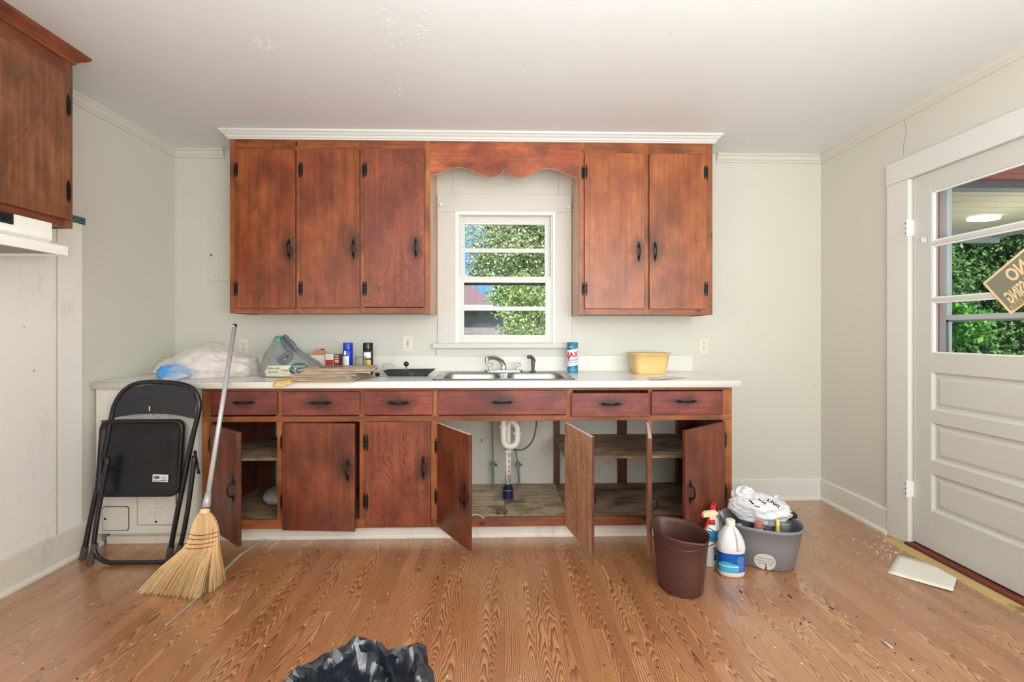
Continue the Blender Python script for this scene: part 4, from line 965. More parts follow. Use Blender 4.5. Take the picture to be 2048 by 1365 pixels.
for _ in range(46):
    u, v = random.gauss(318, 10), random.uniform(996, 1030); x = XU(u, ey-.004); z = ZV(v, x, ey-.004); g.cyl((x, ey-.0046, z), (x, ey-.0038, z), random.uniform(.0008, .002), n_=6)
for _ in range(24):
    u, v = random.uniform(300, 345), random.uniform(826, 835); x = XU(u, ey); z = ZV(v, x, ey); g.cyl((x, ey-.0008, z), (x, ey+.0002, z), random.uniform(.001, .0028), n_=6)
stuff(g.obj('enamel_chips', m_groove, eu))
x, z = XU(209, ey), ZV(858, XU(209, ey), ey)
o = G().box(x-.014, x+.014, ey-.002, ey, z-.045, z+.045).obj('notice_plate', m_white, eu, bevel=.0005); G().box(x-.0145, x+.0145, ey-.003, ey-.001, z+.034, z+.047).obj('red_band', plain('red_print', (150, 60, 44), .6), o); G().box(x-.0145, x-.011, ey-.003, ey-.001, z-.045, z+.034).obj('dark_edge', m_dark, o)

# ---------------------------------------------------------------- folding chair
def lean(u, v, y_at, k_):
    y = y_at
    for _ in range(12):
        x = XU(u, y); z = ZV(v, x, y); y = y_at+k_*z
    return Vector((x, y, z))
CH = lambda u, v: lean(u, v, -.775, .085)
UF_ = lambda u, v: lean(u, v, -.838, .13)
ch = thing('folding_chair', 'folded black steel folding chair leaning on the white enamel cabinet', 'chair', FP(260, 1125))
main = curve([CH(*q) for q in ((339, 1112), (352, 1040), (368, 960), (384, 880), (397, 825), (397, 800), (386, 779), (360, 768), (310, 764), (272, 768), (246, 784), (229, 812), (222, 842), (210, 905), (194, 980), (180, 1045), (167, 1112))], 5)
main[0].z = max(main[0].z, .012); main[-1].z = max(main[-1].z, .012)
G().tube(main, .0125, 12).smooth().obj('frame_tube', m_tube, ch)
for q in (main[0], main[-1]): 
    d = (main[3]-main[0]).normalized() if q is main[0] else (main[-4]-main[-1]).normalized()
    G().cyl(q-d*(q.z/d.z)+Vector((0, 0, .003)), q+d*.045, .016, n_=14).obj('rubber_foot', m_cap, ch, bevel=.002)
ub = curve([UF_(*q) for q in ((389, 912), (383, 965), (372, 1040), (361, 1090), (349, 1113), (325, 1125), (270, 1128), (220, 1126), (196, 1114), (188, 1092), (194, 1040), (205, 975), (216, 915))], 5)
for p in ub: p.z = max(p.z, .0135)
G().tube(ub, .0115, 12).smooth().obj('rear_leg_tube', m_tube, ch)
for a, b_ in (((180, 1128), (190, 1088)), ((352, 1128), (362, 1090))):
    p, q = UF_(*a), UF_(*b_); p.z = .002; G().cyl(p, q, .015, n_=12).obj('rubber_foot', m_cap, ch, bevel=.002)
for a, b_ in (((391, 905), (397, 945)), ((206, 905), (203, 945))):
    p, q = CH(*a)+Vector((0, -.004, 0)), UF_(*b_); G().tube([p, q], .0065, 8).ball(p, .010, 10).ball(q, .010, 10).obj('fold_bracket', m_tube, ch)
# backrest sheet
bt = [(229, 836), (232, 815), (246, 790), (268, 775), (310, 769), (358, 773), (382, 785), (391, 803), (388, 838)]; bb = [(362, 832), (335, 828.5), (305, 827.5), (275, 829), (248, 832.5)]
out_ = curve([CH(*q) for q in bt], 4)+[CH(*q) for q in bb]
g = G(); A_ = [g.b.verts.new(p+Vector((0, -.003, 0))) for p in out_]; B2 = [g.b.verts.new(p+Vector((0, .003, 0))) for p in out_]
g.b.faces.new(A_); g.b.faces.new(B2[::-1])
for i in range(len(A_)): j = (i+1) % len(A_); g.b.faces.new((A_[j], A_[i], B2[i], B2[j]))
o = g.obj('backrest', plain('black_back_enamel', (38, 40, 42), .4, dirt=(60, 60, 60), dlo=.7), ch)
p = CH(300, 818); G().box(p.x-.0025, p.x+.0025, p.y-.0045, p.y-.002, p.z-.012, p.z+.014).obj('chipped_spot', m_white, o)
# seat pan (seen from below)
c0, c1, c2 = CH(206, 839), CH(371, 840), CH(212, 993)
px_ = c0.x-.002, c1.x; pz_ = c2.z, c0.z
def pan(d, dy, r_):
    return [(a, -.775+.085*b_+dy-.012, b_) for a, b_ in rrect(px_[0]+d, px_[1]-d, pz_[0]+d, pz_[1]-d, r_, 6)]
G().loft([pan(.004, .026, .045), pan(.0, .008, .048), pan(.0, -.004, .05), pan(.004, -.008, .048), pan(.012, -.007, .045), pan(.020, .002, .042), pan(.032, .012, .036), pan(.09, .017, .02)], cap='both').smooth().obj('seat', m_blackmetal, ch)
p = CH(321, 957); yb_ = -.775+.085*p.z-.012+.0115
sl = G().box(p.x-.040, p.x+.040, yb_-.002, yb_+.003, p.z-.019, p.z+.019, Matrix.Rotation(R(3), 3, 'Y'), p).obj('sticker', m_white, ch); 
g = G()
for i in range(9): g.box(p.x-.034+i*.0035, p.x-.034+i*.0035+random.choice((.001, .002)), yb_-.0035, yb_-.001, p.z-.004, p.z+.014)
for i in range(4): g.box(p.x+.005, p.x+.034, yb_-.0035, yb_-.001, p.z+.011-i*.007, p.z+.0125-i*.007)
g.box(p.x-.034, p.x+.034, yb_-.0035, yb_-.001, p.z-.014, p.z-.0115)
g.obj('sticker_print', plain('print_grey', (90, 88, 86), .8), sl)
g = text_bm('so Kleern', .030, .0002); bmesh.ops.transform(g.b, matrix=Matrix.Translation((XU(339, yb_), yb_-.004, ZV(900, XU(339, yb_), yb_))) @ Matrix.Rotation(R(90), 4, 'X') @ Matrix.Rotation(R(-86), 4, 'Z'), verts=g.b.verts)
g.obj('scrawl', m_dark, ch)

# ---------------------------------------------------------------- broom
BR = lambda u, v: lean(u, v, -.96-.459*.342, .459)
bm0, bm1 = BR(412.5, 1014), BR(469, 655)
br = thing('broom', 'corn broom with a grey metal handle leaning on the worktop edge', 'broom', FP(380, 1190))
dr = (bm1-bm0).normalized()
G().cyl(bm0+dr*.05, bm1, .0115, .0115, 16).smooth().obj('handle', plain('grey_metal_handle', (196, 196, 198), .36, .3, nscale=5), br)
G().cyl(bm0-dr*.004, bm0+dr*.065, .020, .0135, 16).smooth().obj('ferrule', plain('pale_ferrule', (186, 188, 194), .4, .3), br)
G().cyl(bm1, bm1+dr*.018, .0122, n_=14).obj('hanger_cap', m_rubber, br, bevel=.002); G().cyl(bm1+dr*.003+Vector((0, -.0125, 0)), bm1+dr*.012+Vector((0, -.0125, 0)), .005, n_=8).obj('hanger_hole', m_white, br)
nk = BR(409.5, 1024); G().cyl(nk-dr*.012, nk+dr*.012, .0225, n_=18).obj('binding', plain('wire_binding', (226, 200, 160), .6, bump=.4), br, bevel=.004)
m_straw = plain('broom_straw', (216, 178, 126), .7, var=.13, nscale=200, dirt=(134, 96, 58), dscale=30, dlo=.52, dhi=.72)
m_strawl = plain('broom_straw_pale', (226, 194, 146), .7, var=.1, nscale=120)
m_straws = plain('broom_straw_dark', (150, 112, 70), .8, var=.1, nscale=120)
def bpt(a, t, w):
    """point of the broom head: a across 0..1, t down 0..1, w through thickness -1..1"""
    st = [(409, 1028, 9, 9), (409.5, 1036, 17, 17), (410, 1050, 25, 24), (408, 1072, 27, 29), (404, 1096, 25, 34), ]
    return st
rows = [(1026, 400, 420), (1036, 393, 428), (1052, 386, 435), (1072, 381, 437.5), (1096, 368, 438)]
def head(a, w, gap=0):
    P = []
    for i, (v, ua, ub2) in enumerate(rows):
        u = ua+(ub2-ua)*a; y = -.96-.157+.459*(HC-(v-V0)*2.2/FPX); q = BR(u, v); q.y -= w*(.012+.012*i/4)*math.sqrt(max(0, 1-(2*a-1)**2*.8)); P.append(q)
    if a < .86: q0, q1 = FP(284, 1181), FP(404, 1193); tip = q0.lerp(q1, (a/.86)**.9)
    else: q0, q1 = FP(424, 1183), FP(449, 1166); tip = q0.lerp(q1, (a-.86)/.14)
    tip = tip+Vector((random.gauss(0, .004), -w*.030+random.gauss(0, .006), abs(random.gauss(.004, .006))))
    P.append(P[-1].lerp(tip, .5)+Vector((0, 0, .012))); P.append(tip); return P
mats_ = (m_straw, m_strawl, m_straws)
for mi, cnt in ((0, 620), (1, 520), (2, 190)):
    g = G()
    for _ in range(cnt):
        a = random.random(); a = .5+(a-.5)*.99; w = random.uniform(-1, 1) if mi != 1 else random.uniform(.1, 1.05)
        P = curve(head(a, w), 2); g.tube(P, [.0016]*(len(P)-3)+[.0014, .0011, .0007], 3, cap=False)
    stuff(g.obj('bristles', mats_[mi], br))
g = G(); rings = []
for i in range(5):
    r_ = [];
    for a in range(20):
        an = 2*math.pi*a/20; h_ = head(.5+.47*math.cos(an), math.sin(an)*.8); r_.append(h_[i])
    rings.append(r_)
g.loft(rings); g.obj('bristle_core', m_straw, br)
for (va, vb, ua, ub2) in ((1066.5, 1063, 380.5, 438), (1075, 1071, 377, 439), (1085, 1080, 373, 439), (1094, 1088, 368, 438.5)):
    for s in (1, -1):
        g = G(); P = []
        for i in range(21):
            a = i/20; u = ua+(ub2-ua)*a; v = va+(vb-va)*a+2.0*math.sin(a*math.pi); q = BR(u, v); q.y -= s*(.0245*math.sqrt(max(0, 1-(2*a-1)**2*.95))+.001); P.append(q)
        g.tube(P, .0016, 5).obj('red_stitching', plain('red_twine', (150, 44, 30), .7), br)

# curved loose strip on the floor
cp = [(531, 1080, 4.5), (508, 1092, 7.5), (484, 1108, 8), (462, 1128, 7), (444, 1148, 5), (420, 1172, 3.5), (395, 1197, 3), (362, 1226, 2.2), (331, 1253, 1.2)]
g = G(); L_ = []; P = curve([(a, b_, c) for a, b_, c in cp], 6); prev = None
for i, q in enumerate(P):
    w2 = q.z*.5; t_ = i/len(P); p = FP(q.x, q.y, .004); tt = Vector(P[min(i+1, len(P)-1)])-Vector(P[max(i-1, 0)]); dd = FPX*HC/(q.y-V0)
    s = w2*dd/FPX*.85
    d3 = (FP(q.x+tt.x, q.y+tt.y)-FP(q.x, q.y)).normalized(); nn = Vector((d3.y, -d3.x, 0)); up = .003+.002*t_
    L_.append([p-nn*s+Vector((0, 0, -.002)), p+Vector((0, 0, .001)), p+nn*s+Vector((0, 0, up))])
for a, b_ in zip(L_, L_[1:]):
    va = [g.b.verts.new(q) for q in a]; vb = [g.b.verts.new(q) for q in b_]
    for j in range(2): g.b.faces.new((va[j], va[j+1], vb[j+1], vb[j]))
bmesh.ops.remove_doubles(g.b, verts=g.b.verts, dist=1e-5)
o = g.smooth().obj('loose_edging_strip', plain('grey_edging', (178, 176, 164), .45, .2, dirt=(70, 66, 60), dscale=14), None, loc=FP(440, 1150), solid=.0012); tag(o, 'long curved grey edging strip lying on the floor under the broom', 'strip')

# ---------------------------------------------------------------- things on the worktop
def film(name, rgb, alpha, rough=.25, bump=.5, scale_=18, trans=.35):
    k = N(name); v = k.objvec(); nm = k.bump(k.noise(v, scale_, 6, .65, .4), bump, .006)
    p = k.add('BsdfPrincipled'); k.set(p.inputs['Base Color'], lin(rgb)); p.inputs['Roughness'].default_value = rough; k.set(p.inputs['Normal'], nm)
    tl = k.add('BsdfTranslucent'); k.set(tl.inputs[0], lin(rgb)); m1 = k.add('MixShader'); m1.inputs[0].default_value = trans; k.set(m1.inputs[1], p.outputs[0]); k.set(m1.inputs[2], tl.outputs[0])
    tp_ = k.add('BsdfTransparent'); m2 = k.add('MixShader'); lw = k.add('LayerWeight'); lw.inputs[0].default_value = .3
    f = k.math('ADD', alpha, k.math('MULTIPLY', lw.outputs['Facing'], .5), clamp=True)
    k.set(m2.inputs[0], f); k.set(m2.inputs[1], tp_.outputs[0]); k.set(m2.inputs[2], m1.outputs[0]); k.t.links.new(m2.outputs[0], k.out.inputs[0]); return k.m
CTz = CT+.0005
def ct(u, v): return FP(u, v, CT)
# clear bag with blue packet
bc0 = ct(425, 752); bc0.y = -.42; bc0.x = XU(421, -.42)
cb_ = thing('clear_plastic_bag', 'crumpled clear plastic bag with a blue packet at the left end of the worktop', 'bag', (bc0.x, bc0.y, CTz))
m_clear = film('clear_film', (250, 247, 244), .26, .14, 1, 16)
def fn(p, d):
    p.z *= 1-.60*max(0, d.x)-.50*max(0, -d.x); p.y *= 1-.35*max(0, -d.x); return p
g = blob((bc0.x+.01, bc0.y, CTz+.045), (.275, .165, .165), .34, 1.5, 3, 5, rot=R(24), floor_z=CTz+.001, fn=fn); g.smooth().obj('film', m_clear, cb_)
q = Vector((XU(350, -.52), -.53, CTz)); blob(q+Vector((0, 0, .035)), (.085, .07, .055), .3, 2.5, 8, 4, floor_z=CTz+.003).smooth().obj('blue_packet', plain('sky_blue_plastic', (78, 160, 226), .45, var=.08, nscale=20), cb_)
blob((bc0.x+.0, bc0.y+.02, CTz+.055), (.19, .11, .10), .55, 1.5, 12, 5, rot=R(20), floor_z=CTz+.003).smooth().obj('crumpled_cloth', film('beige_film', (248, 240, 234), .85, .3, .9, 9, .2), cb_)
# corner drooping over the edge
g = G(); ed = [ct(300, 770), ct(330, 768)]
pts_ = curve([Vector((XU(303, -.675), -.678, .885)), Vector((XU(312, -.675), -.672, .905)), Vector((XU(330, -.66), -.64, .935)), Vector((XU(352, -.6), -.58, .955))], 5)
rg_ = []
for i, p in enumerate(pts_):
    r_ = .006+.036*i/len(pts_); rg_.append([p+Vector((math.cos(a)*r_*1.4, 0, math.sin(a)*r_*.45*(1+.3*math.sin(3*a+i)))) for a in (2*math.pi*j/12 for j in range(12))])
g.loft(rg_).smooth().obj('twisted_corner', m_clear, cb_)

# grey grocery bag
gx, gy = XU(583, -.33), -.33
gb = thing('grey_carrier_bag', 'tied grey plastic carrier bag with green printing beside the newspapers', 'bag', (gx, gy, CTz))
rings = []; nseg = 72
prof = [(0, .150, .105, .0), (.006, .168, .115, 0), (.03, .172, .12, 0), (.06, .163, .118, -.003), (.09, .146, .11, -.010), (.12, .122, .098, -.022), (.15, .098, .085, -.034), (.18, .075, .068, -.044), (.205, .057, .052, -.052), (.228, .042, .040, -.058), (.245, .032, .028, -.060), (.252, .020, .015, -.060)]
for z, a_, b_, dx in prof:
    r_ = []
    for i in range(nseg):
        t = 2*math.pi*i/nseg; c_, s_ = math.cos(t), math.sin(t)
        k_ = 1+.20*(ridge((c_*.8, s_*.8, z*7), 1.6, 4, 4)-.55)*min(1, z*20+.3)
        if c_ > .1 and z > .10: k_ *= 1-.0*c_
        x = a_*abs(c_)**.8*math.copysign(1, c_)*k_+dx; 
        if c_ > 0: x *= 1.15-max(0, (z-.10))*1.5
        r_.append((gx+x-.008, gy+b_*abs(s_)**.8*math.copysign(1, s_)*k_, CTz+z))
    rings.append(r_)
m_gbag = film('grey_bag_film', (166, 170, 168), .80, .16, 1, 8, .3)
G().loft(rings).smooth().obj('sack', m_gbag, gb)
kx = XU(592, gy-.08)
for (pts2, r_) in (([(-.045, -.03, .235), (-.028, -.055, .225), (.010, -.085, .185), (.035, -.09, .15), (.03, -.1, .12)], .011), ([(-.03, -.03, .25), (.0, -.05, .235), (.04, -.06, .195), (.055, -.06, .165)], .012), ([(.03, -.09, .15), (.0, -.115, .13), (-.02, -.115, .105), (.0, -.12, .09), (.03, -.115, .10), (.04, -.10, .13)], .011)):
    P = curve([(gx+a, gy+b_, CTz+c) for a, b_, c in pts2], 6); g = G(); g.tube(P, [r_*(1+.15*math.sin(i*.7)) for i in range(len(P))], 9).smooth().obj('handle', film('dark_grey_film', (112, 122, 128), .85, .18, 1, 14, .2), gb)
G().ball((gx-.064, gy-.028, CTz+.224), .030, 14, (1, .8, .7)).obj('green_cap', plain('green_cap_plastic', (60, 176, 110), .4), gb)
m_bagpr = plain('teal_print', (38, 92, 92), .6); m_bagcr = plain('cream_print', (216, 208, 178), .6)
def wrapbag(g, phi0, z0, m, name, rr=.125, off=.002):
    for v in g.b.verts:
        ph = phi0+v.co.x/rr; zz_ = z0+v.co.y
        t = ph; c_, s_ = math.cos(t), math.sin(t); z = max(.004, zz_)
        a_, b_ = .168, .118
        for (q0, q1) in zip(prof, prof[1:]):
            if q0[0] <= z <= q1[0]: f = (z-q0[0])/(q1[0]-q0[0]); a_ = q0[1]*(1-f)+q1[1]*f; b_ = q0[2]*(1-f)+q1[2]*f; break
        k_ = 1+.20*(ridge((c_*.8, s_*.8, z*7), 1.6, 4, 4)-.55)*min(1, z*20+.3)
        x = a_*abs(c_)**.8*math.copysign(1, c_)*k_
        if c_ > 0: x *= 1.15-max(0, (z-.10))*1.5
        y = b_*abs(s_)**.8*math.copysign(1, s_)*k_
        dn = Vector((x/a_**2, y/b_**2, 0)).normalized()*(off+v.co.z)
        v.co = Vector((gx+x-.008, gy+y, CTz+zz_))+dn
    return g.obj(name, m, gb)
def gridpatch(w, h, nx=14, ny=6, ell=False):
    g = G(); V_ = [[g.b.verts.new(((i/nx-.5)*w, (j/ny-.5)*h, 0)) for j in range(ny+1)] for i in range(nx+1)]
    for i in range(nx):
        for j in range(ny):
            if ell and ((i+.5)/nx*2-1)**2+((j+.5)/ny*2-1)**2 > 1: continue
            g.b.faces.new((V_[i][j], V_[i+1][j], V_[i+1][j+1], V_[i][j+1]))
    return g
def disc(r):
    g = G(); R_ = [[g.b.verts.new((q*r*math.cos(2*math.pi*i/28), q*r*math.sin(2*math.pi*i/28), 0)) for i in range(28)] for q in (.25, .5, .75, 1)]
    g.b.faces.new(R_[0])
    for a, b_ in zip(R_, R_[1:]):
        for i in range(28): g.b.faces.new((a[i], a[(i+1) % 28], b_[(i+1) % 28], b_[i]))
    return g
def subd(g, n_=2): bmesh.ops.subdivide_edges(g.b, edges=[e for e in g.b.edges if e.calc_length() > .01], cuts=n_); return g
wrapbag(gridpatch(.11, .066), -1.62, .040, m_bagcr, 'printed_panel', off=.003)
wrapbag(disc(.043), -1.05, .048, m_bagpr, 'printed_roundel', off=.004)
for s_, sz, ph, z0 in (('FRESH', .020, -1.05, .066), ('FOODS', .020, -1.05, .044), ('DAILY', .015, -1.05, .025)): wrapbag(subd(text_bm(s_, sz, .0003), 1), ph, z0, m_bagcr, 'lettering', off=.006)
for s_, sz, ph, z0 in (('THANK', .016, -1.78, .056), ('YOU', .018, -1.78, .034), ('SAVE', .015, -1.42, .045)): wrapbag(subd(text_bm(s_, sz, .0003), 1), ph, z0, m_bagpr, 'lettering', off=.005)

# newspapers
NPg = 'folded newspapers in the stack'
cols = [(232, 206, 178), (240, 222, 200), (226, 194, 160), (244, 234, 220), (232, 200, 168), (242, 226, 206)]
def print_mat(i):
    c = cols[i % 6]; k = N('newsprint%d' % i); v = k.objvec()
    f = k.noise(k.scale(v, (6, 90, 1)), 1, 2); s_ = k.noise(k.scale(v, (26, 1, 1)), 1, 0)
    tx = k.ramp(f, .52, .56); c0 = k.mix(k.noise(v, 5, 3), lin(c), lin(tuple(x*.88 for x in c))); cl = k.mix(k.math('MULTIPLY', k.math('MULTIPLY', tx, k.ramp(s_, .4, .45)), .45), c0, lin((120, 110, 104)))
    return k.bsdf(cl, .8)
nm_ = [print_mat(i) for i in range(6)]
nz_ = CTz; names = ['bottom newspaper of the stack', 'second newspaper from the bottom', 'third newspaper from the bottom', 'fourth newspaper from the bottom', 'fifth newspaper from the bottom', 'sixth newspaper from the bottom', 'seventh newspaper from the bottom',
          'fourth newspaper from the top', 'third newspaper from the top', 'second newspaper from the top', 'topmost newspaper with a dark photograph']
for i, la in enumerate(names):
    hh = .0062; w2 = (.165 if i < 7 else .185)+random.uniform(-.010, .010); d2 = .15; cxn = XU(661, -.55)+random.uniform(-.010, .010)+(.045 if i > 6 else 0); cyn = -.545+random.uniform(-.006, .006)+(.045 if i > 6 else 0); rt = random.uniform(-.06, .06)+(.12 if i > 6 else 0)
    g = G(); nx, ny = 16, 8; sd_ = i*3.1
    def P_(a, b_, top):
        x = (a-.5)*2*w2; y = (b_-.5)*2*d2; z = nz_+(hh*.94 if top else .0002)
        wv = .0022*noise.noise(Vector((a*3, b_*2, sd_)))
        z += .0 if not i else wv*.3
        if top: z -= .003*max(0, (.1-b_)*10)*.6
        X_ = cxn+x*math.cos(rt)-y*math.sin(rt)+.004*noise.noise(Vector((b_*4, sd_, 0))); Y_ = cyn+x*math.sin(rt)+y*math.cos(rt)+.007*noise.noise(Vector((a*3, sd_, 3)))
        return (X_, Y_, z)
    T_ = [[g.b.verts.new(P_(a/nx, b_/ny, 1)) for b_ in range(ny+1)] for a in range(nx+1)]; Bt = [[g.b.verts.new(P_(a/nx, b_/ny, 0)) for b_ in range(ny+1)] for a in range(nx+1)]
    for a in range(nx):
        for b_ in range(ny):
            g.b.faces.new((T_[a][b_], T_[a+1][b_], T_[a+1][b_+1], T_[a][b_+1])); g.b.faces.new((Bt[a][b_], Bt[a][b_+1], Bt[a+1][b_+1], Bt[a+1][b_]))
    for a in range(nx): g.b.faces.new((T_[a+1][0], T_[a][0], Bt[a][0], Bt[a+1][0])); g.b.faces.new((T_[a][ny], T_[a+1][ny], Bt[a+1][ny], Bt[a][ny]))
    for b_ in range(ny): g.b.faces.new((T_[0][b_], T_[0][b_+1], Bt[0][b_+1], Bt[0][b_])); g.b.faces.new((T_[nx][b_+1], T_[nx][b_], Bt[nx][b_], Bt[nx][b_+1]))
    o = g.obj('newspaper', nm_[i % 6], None, loc=(cxn, cyn, nz_), bevel=.0012); tag(o, 'yellowed folded newspaper, '+la, 'newspaper', NPg); ORG[o.name] = Vector((cxn, cyn, nz_))
    # page edges standing proud of the fold
    g = G()
    for j in range(3): 
        z = nz_+.0012+j*.0017; g.box(cxn-w2*.98, cxn+w2*.98, cyn-d2-.004+random.uniform(-.003, .002), cyn-d2+.02, z, z+.0005, Matrix.Rotation(rt, 3, 'Z'), (cxn, cyn, z))
        g.box(cxn+w2-.02, cxn+w2+.003+random.uniform(0, .006), cyn-d2*.95, cyn+d2*.95, z, z+.0005, Matrix.Rotation(rt, 3, 'Z'), (cxn, cyn, z))
    g.obj('page_edges', nm_[(i+2) % 6], o)
    nz_ += hh
G().box(XU(640, -.45), XU(684, -.45), -.55, -.45, nz_+.0002, nz_+.0008, Matrix.Rotation(.25, 3, 'Z'), (XU(655, -.42), -.43, nz_)).obj('photograph', plain('news_photo', (110, 120, 116), .7, var=.15, nscale=30), o)
# yellow rag
g = gridpatch(.14, .10, 16, 12)
for v in g.b.verts:
    x, y = v.co.x, v.co.y; z = .010+.016*ridge((x*12, y*12, 0), 1.2, 3, 9); Yw = -.635+y+x*.3
    if Yw < -.655: z -= (-.655-Yw)*.9
    k_ = 1 if x > 0 else (1+.6*noise.noise(Vector((x*30, y*30, 4)))); v.co = Vector((XU(582, -.63)+x*k_, max(Yw, -.685), CTz+max(z-.010, .002 if Yw > -.66 else -.03)))
tag(g.smooth().obj('yellow_rag', plain('yellow_cloth', (222, 190, 120), .85, var=.08, bump=.3, bscale=120), None, loc=(XU(582, -.63), -.63, CTz), solid=.0015), 'crumpled yellow rag poking out from under the newspapers', 'cloth')

# cartons behind the bag
def carton(u0, u1, vt, y, dp, la, m, name='carton', group=None):
    x0, x1 = XU(u0, y), XU(u1, y); z1 = ZV(vt, x0, y); t = thing(name, la, 'carton', ((x0+x1)/2, y+dp/2, CTz))
    G().box(x0, x1, y, y+dp, CTz, z1).obj('box_body', m, t, bevel=.001); return t, x0, x1, z1
m_card = plain('brown_card', (190, 132, 92), .8); m_cartw = plain('carton_white', (220, 214, 204), .7)
t, x0, x1, z1 = carton(620, 650, 711, -.20, .09, 'small open brown and white carton behind the grey carrier bag', m_cartw)
g = G(); _ = 0
for a, b_, h_, dy in ((x0+.002, x1, .048, .05),): 
    g.prism([(a-.004, z1), (b_, z1-.003), (b_+.004, z1+h_*.45), (b_-.012, z1+h_), (a+.03, z1+h_*.78)], -.195, -.192, 'y')
g.obj('flap', m_card, t); G().box(x0+.004, x1-.004, -.196, -.115, z1-.003, z1+.002, Matrix.Rotation(R(12), 3, 'X'), (x0, -.11, z1)).obj('flap', m_card, t)
G().lathe((0, 0, 0), [(.0095, -.0006), (.0095, .0006)], 16).obj('round_mark', m_dark, t, loc=((x0+x1)/2+.006, -.2007, z1-.035)).rotation_euler = (R(90), 0, 0)
G().lathe((0, 0, 0), [(.006, -.0008), (.006, .0008)], 16).obj('round_mark_centre', m_cartw, t, loc=((x0+x1)/2+.006, -.2009, z1-.035)).rotation_euler = (R(90), 0, 0)
G().box(x1-.03, x1-.006, -.196, -.195, z1+.035, z1+.039).obj('marking', m_dark, t)
t, x0, x1, z1 = carton(651, 667, 709, -.26, .07, 'small red and white carton left of the blue-capped can', m_cartw)
G().box(x0+.001, x1-.001, -.2608, -.26, CTz+.01, z1-.036).obj('red_band', plain('carton_red', (176, 34, 34), .6), t); G().box(x0+.006, x1-.012, -.2608, -.26, z1-.012, z1-.010).box(x0+.006, x1-.008, -.2608, -.26, z1-.020, z1-.019).box(x0+.006, x1-.016, -.2608, -.26, z1-.027, z1-.026).obj('marking', m_groove, t)
t, x0, x1, z1 = carton(668, 678, 710, -.27, .08, 'narrow dark red carton standing beside the red and white carton', plain('carton_dark_red', (124, 42, 40), .7))
G().box(x0+.006, x1-.002, -.2706, -.27, z1-.012, z1-.004).box(x0+.006, x1-.002, -.2706, -.27, z1-.027, z1-.020).box(x0+.006, x1-.002, -.2706, -.27, z1-.05, z1-.034).obj('pale_print', plain('carton_pale', (190, 176, 164), .7), t)
# aerosol cans
def lathe_wrap(c, r, ph0, ph1, z0, z1, m, name, par, d=.0005, n_=16):
    g = G(); A_ = []
    for i in range(n_+1):
        a = R(ph0+(ph1-ph0)*i/n_); A_.append((g.b.verts.new((c[0]+(r+d)*math.cos(a), c[1]+(r+d)*math.sin(a), c[2]+z0)), g.b.verts.new((c[0]+(r+d)*math.cos(a), c[1]+(r+d)*math.sin(a), c[2]+z1))))
    for a, b_ in zip(A_, A_[1:]): g.b.faces.new((a[0], b_[0], b_[1], a[1]))
    return g.smooth().obj(name, m, par)
def lathe_text(s_, size, c, r, ph, z, m, par, tilt=0, d=.001, bold=0, sx=1):
    g = subd(text_bm(s_, size, .0002, bold=bold), 1)
    for v in g.b.verts:
        x, y = v.co.x*sx, v.co.y; x, y = x*math.cos(tilt)-y*math.sin(tilt), x*math.sin(tilt)+y*math.cos(tilt)
        a = R(ph)+x/r; q = r+d+v.co.z; v.co = Vector((c[0]+q*math.cos(a), c[1]+q*math.sin(a), c[2]+z+y))
    return g.obj('lettering', m, par)
m_blue = plain('royal_blue_plastic', (24, 58, 176), .3, var=.02); m_blk = plain('gloss_black_plastic', (22, 24, 28), .25, var=.02)
def aerosol(u, y, la, capm, bodym, hcap=.042):
    x = XU(u, y); c = (x, y, CTz); t = thing('aerosol_can', la, 'can', c); r_ = .0325
    G().lathe(c, [(r_-.002, 0), (r_, .002), (r_, .150), (r_-.002, .156), (r_-.010, .166)], 28).smooth().obj('can_body', bodym, t)
    G().lathe(c, [(r_*.96, .158), (r_*.98, .163), (r_*.97, .160+hcap), (r_*.93, .164+hcap), (.001, .165+hcap)], 28).smooth().obj('cap', capm, t)
    return t, c, r_
t, c, r_ = aerosol(696, -.25, 'white and blue spray can with a blue cap', m_blue, m_blue)
lathe_wrap(c, r_, -150, -62, .004, .120, m_white, 'label_panel', t); lathe_wrap(c, r_, -118, -92, .128, .155, m_white, 'label_point', t); lathe_wrap(c, r_, -190, -150, .004, .150, plain('can_silver', (190, 196, 204), .3, .6), 'silver_band', t)
g = G(); 
for i in range(9): lathe_wrap(c, r_, -140, -80-(i % 3)*8, .020+i*.0105, .0225+i*.0105, plain('label_text_grey', (120, 130, 150), .7) if i == 0 else bpy.data.materials['label_text_grey'], 'fine_print', t, d=.0009)
t, c, r_ = aerosol(736, -.25, 'yellow and black spray can with a black cap', m_blk, plain('can_dark', (40, 48, 56), .35))
lathe_wrap(c, r_, -128, -42, .004, .096, plain('can_yellow', (216, 196, 74), .45), 'yellow_label', t); lathe_wrap(c, r_, -128, -42, .108, .146, m_white, 'white_label', t)
for i in range(6): lathe_wrap(c, r_, -112, -62, .020+i*.0115, .0225+i*.0115, bpy.data.materials['label_text_grey'], 'fine_print', t, d=.0009)
k = N('clear_glass'); m_glassw = k.bsdf((.93, .96, .95, 1), .04, 0, .5, trans=1, ior=1.25, alpha=.45)
x = XU(721, -.33); t = tag(G().lathe((x, -.33, CTz), [(.030, 0), (.036, .004), (.037, .10), (.033, .112), (.035, .118), (.033, .120), (.031, .112), (.034, .10), (.033, .006), (.001, .005)], 28).smooth().obj('glass_jar', m_glassw, None, loc=(x, -.33, CTz)), 'clear glass jar between the two spray cans', 'jar')
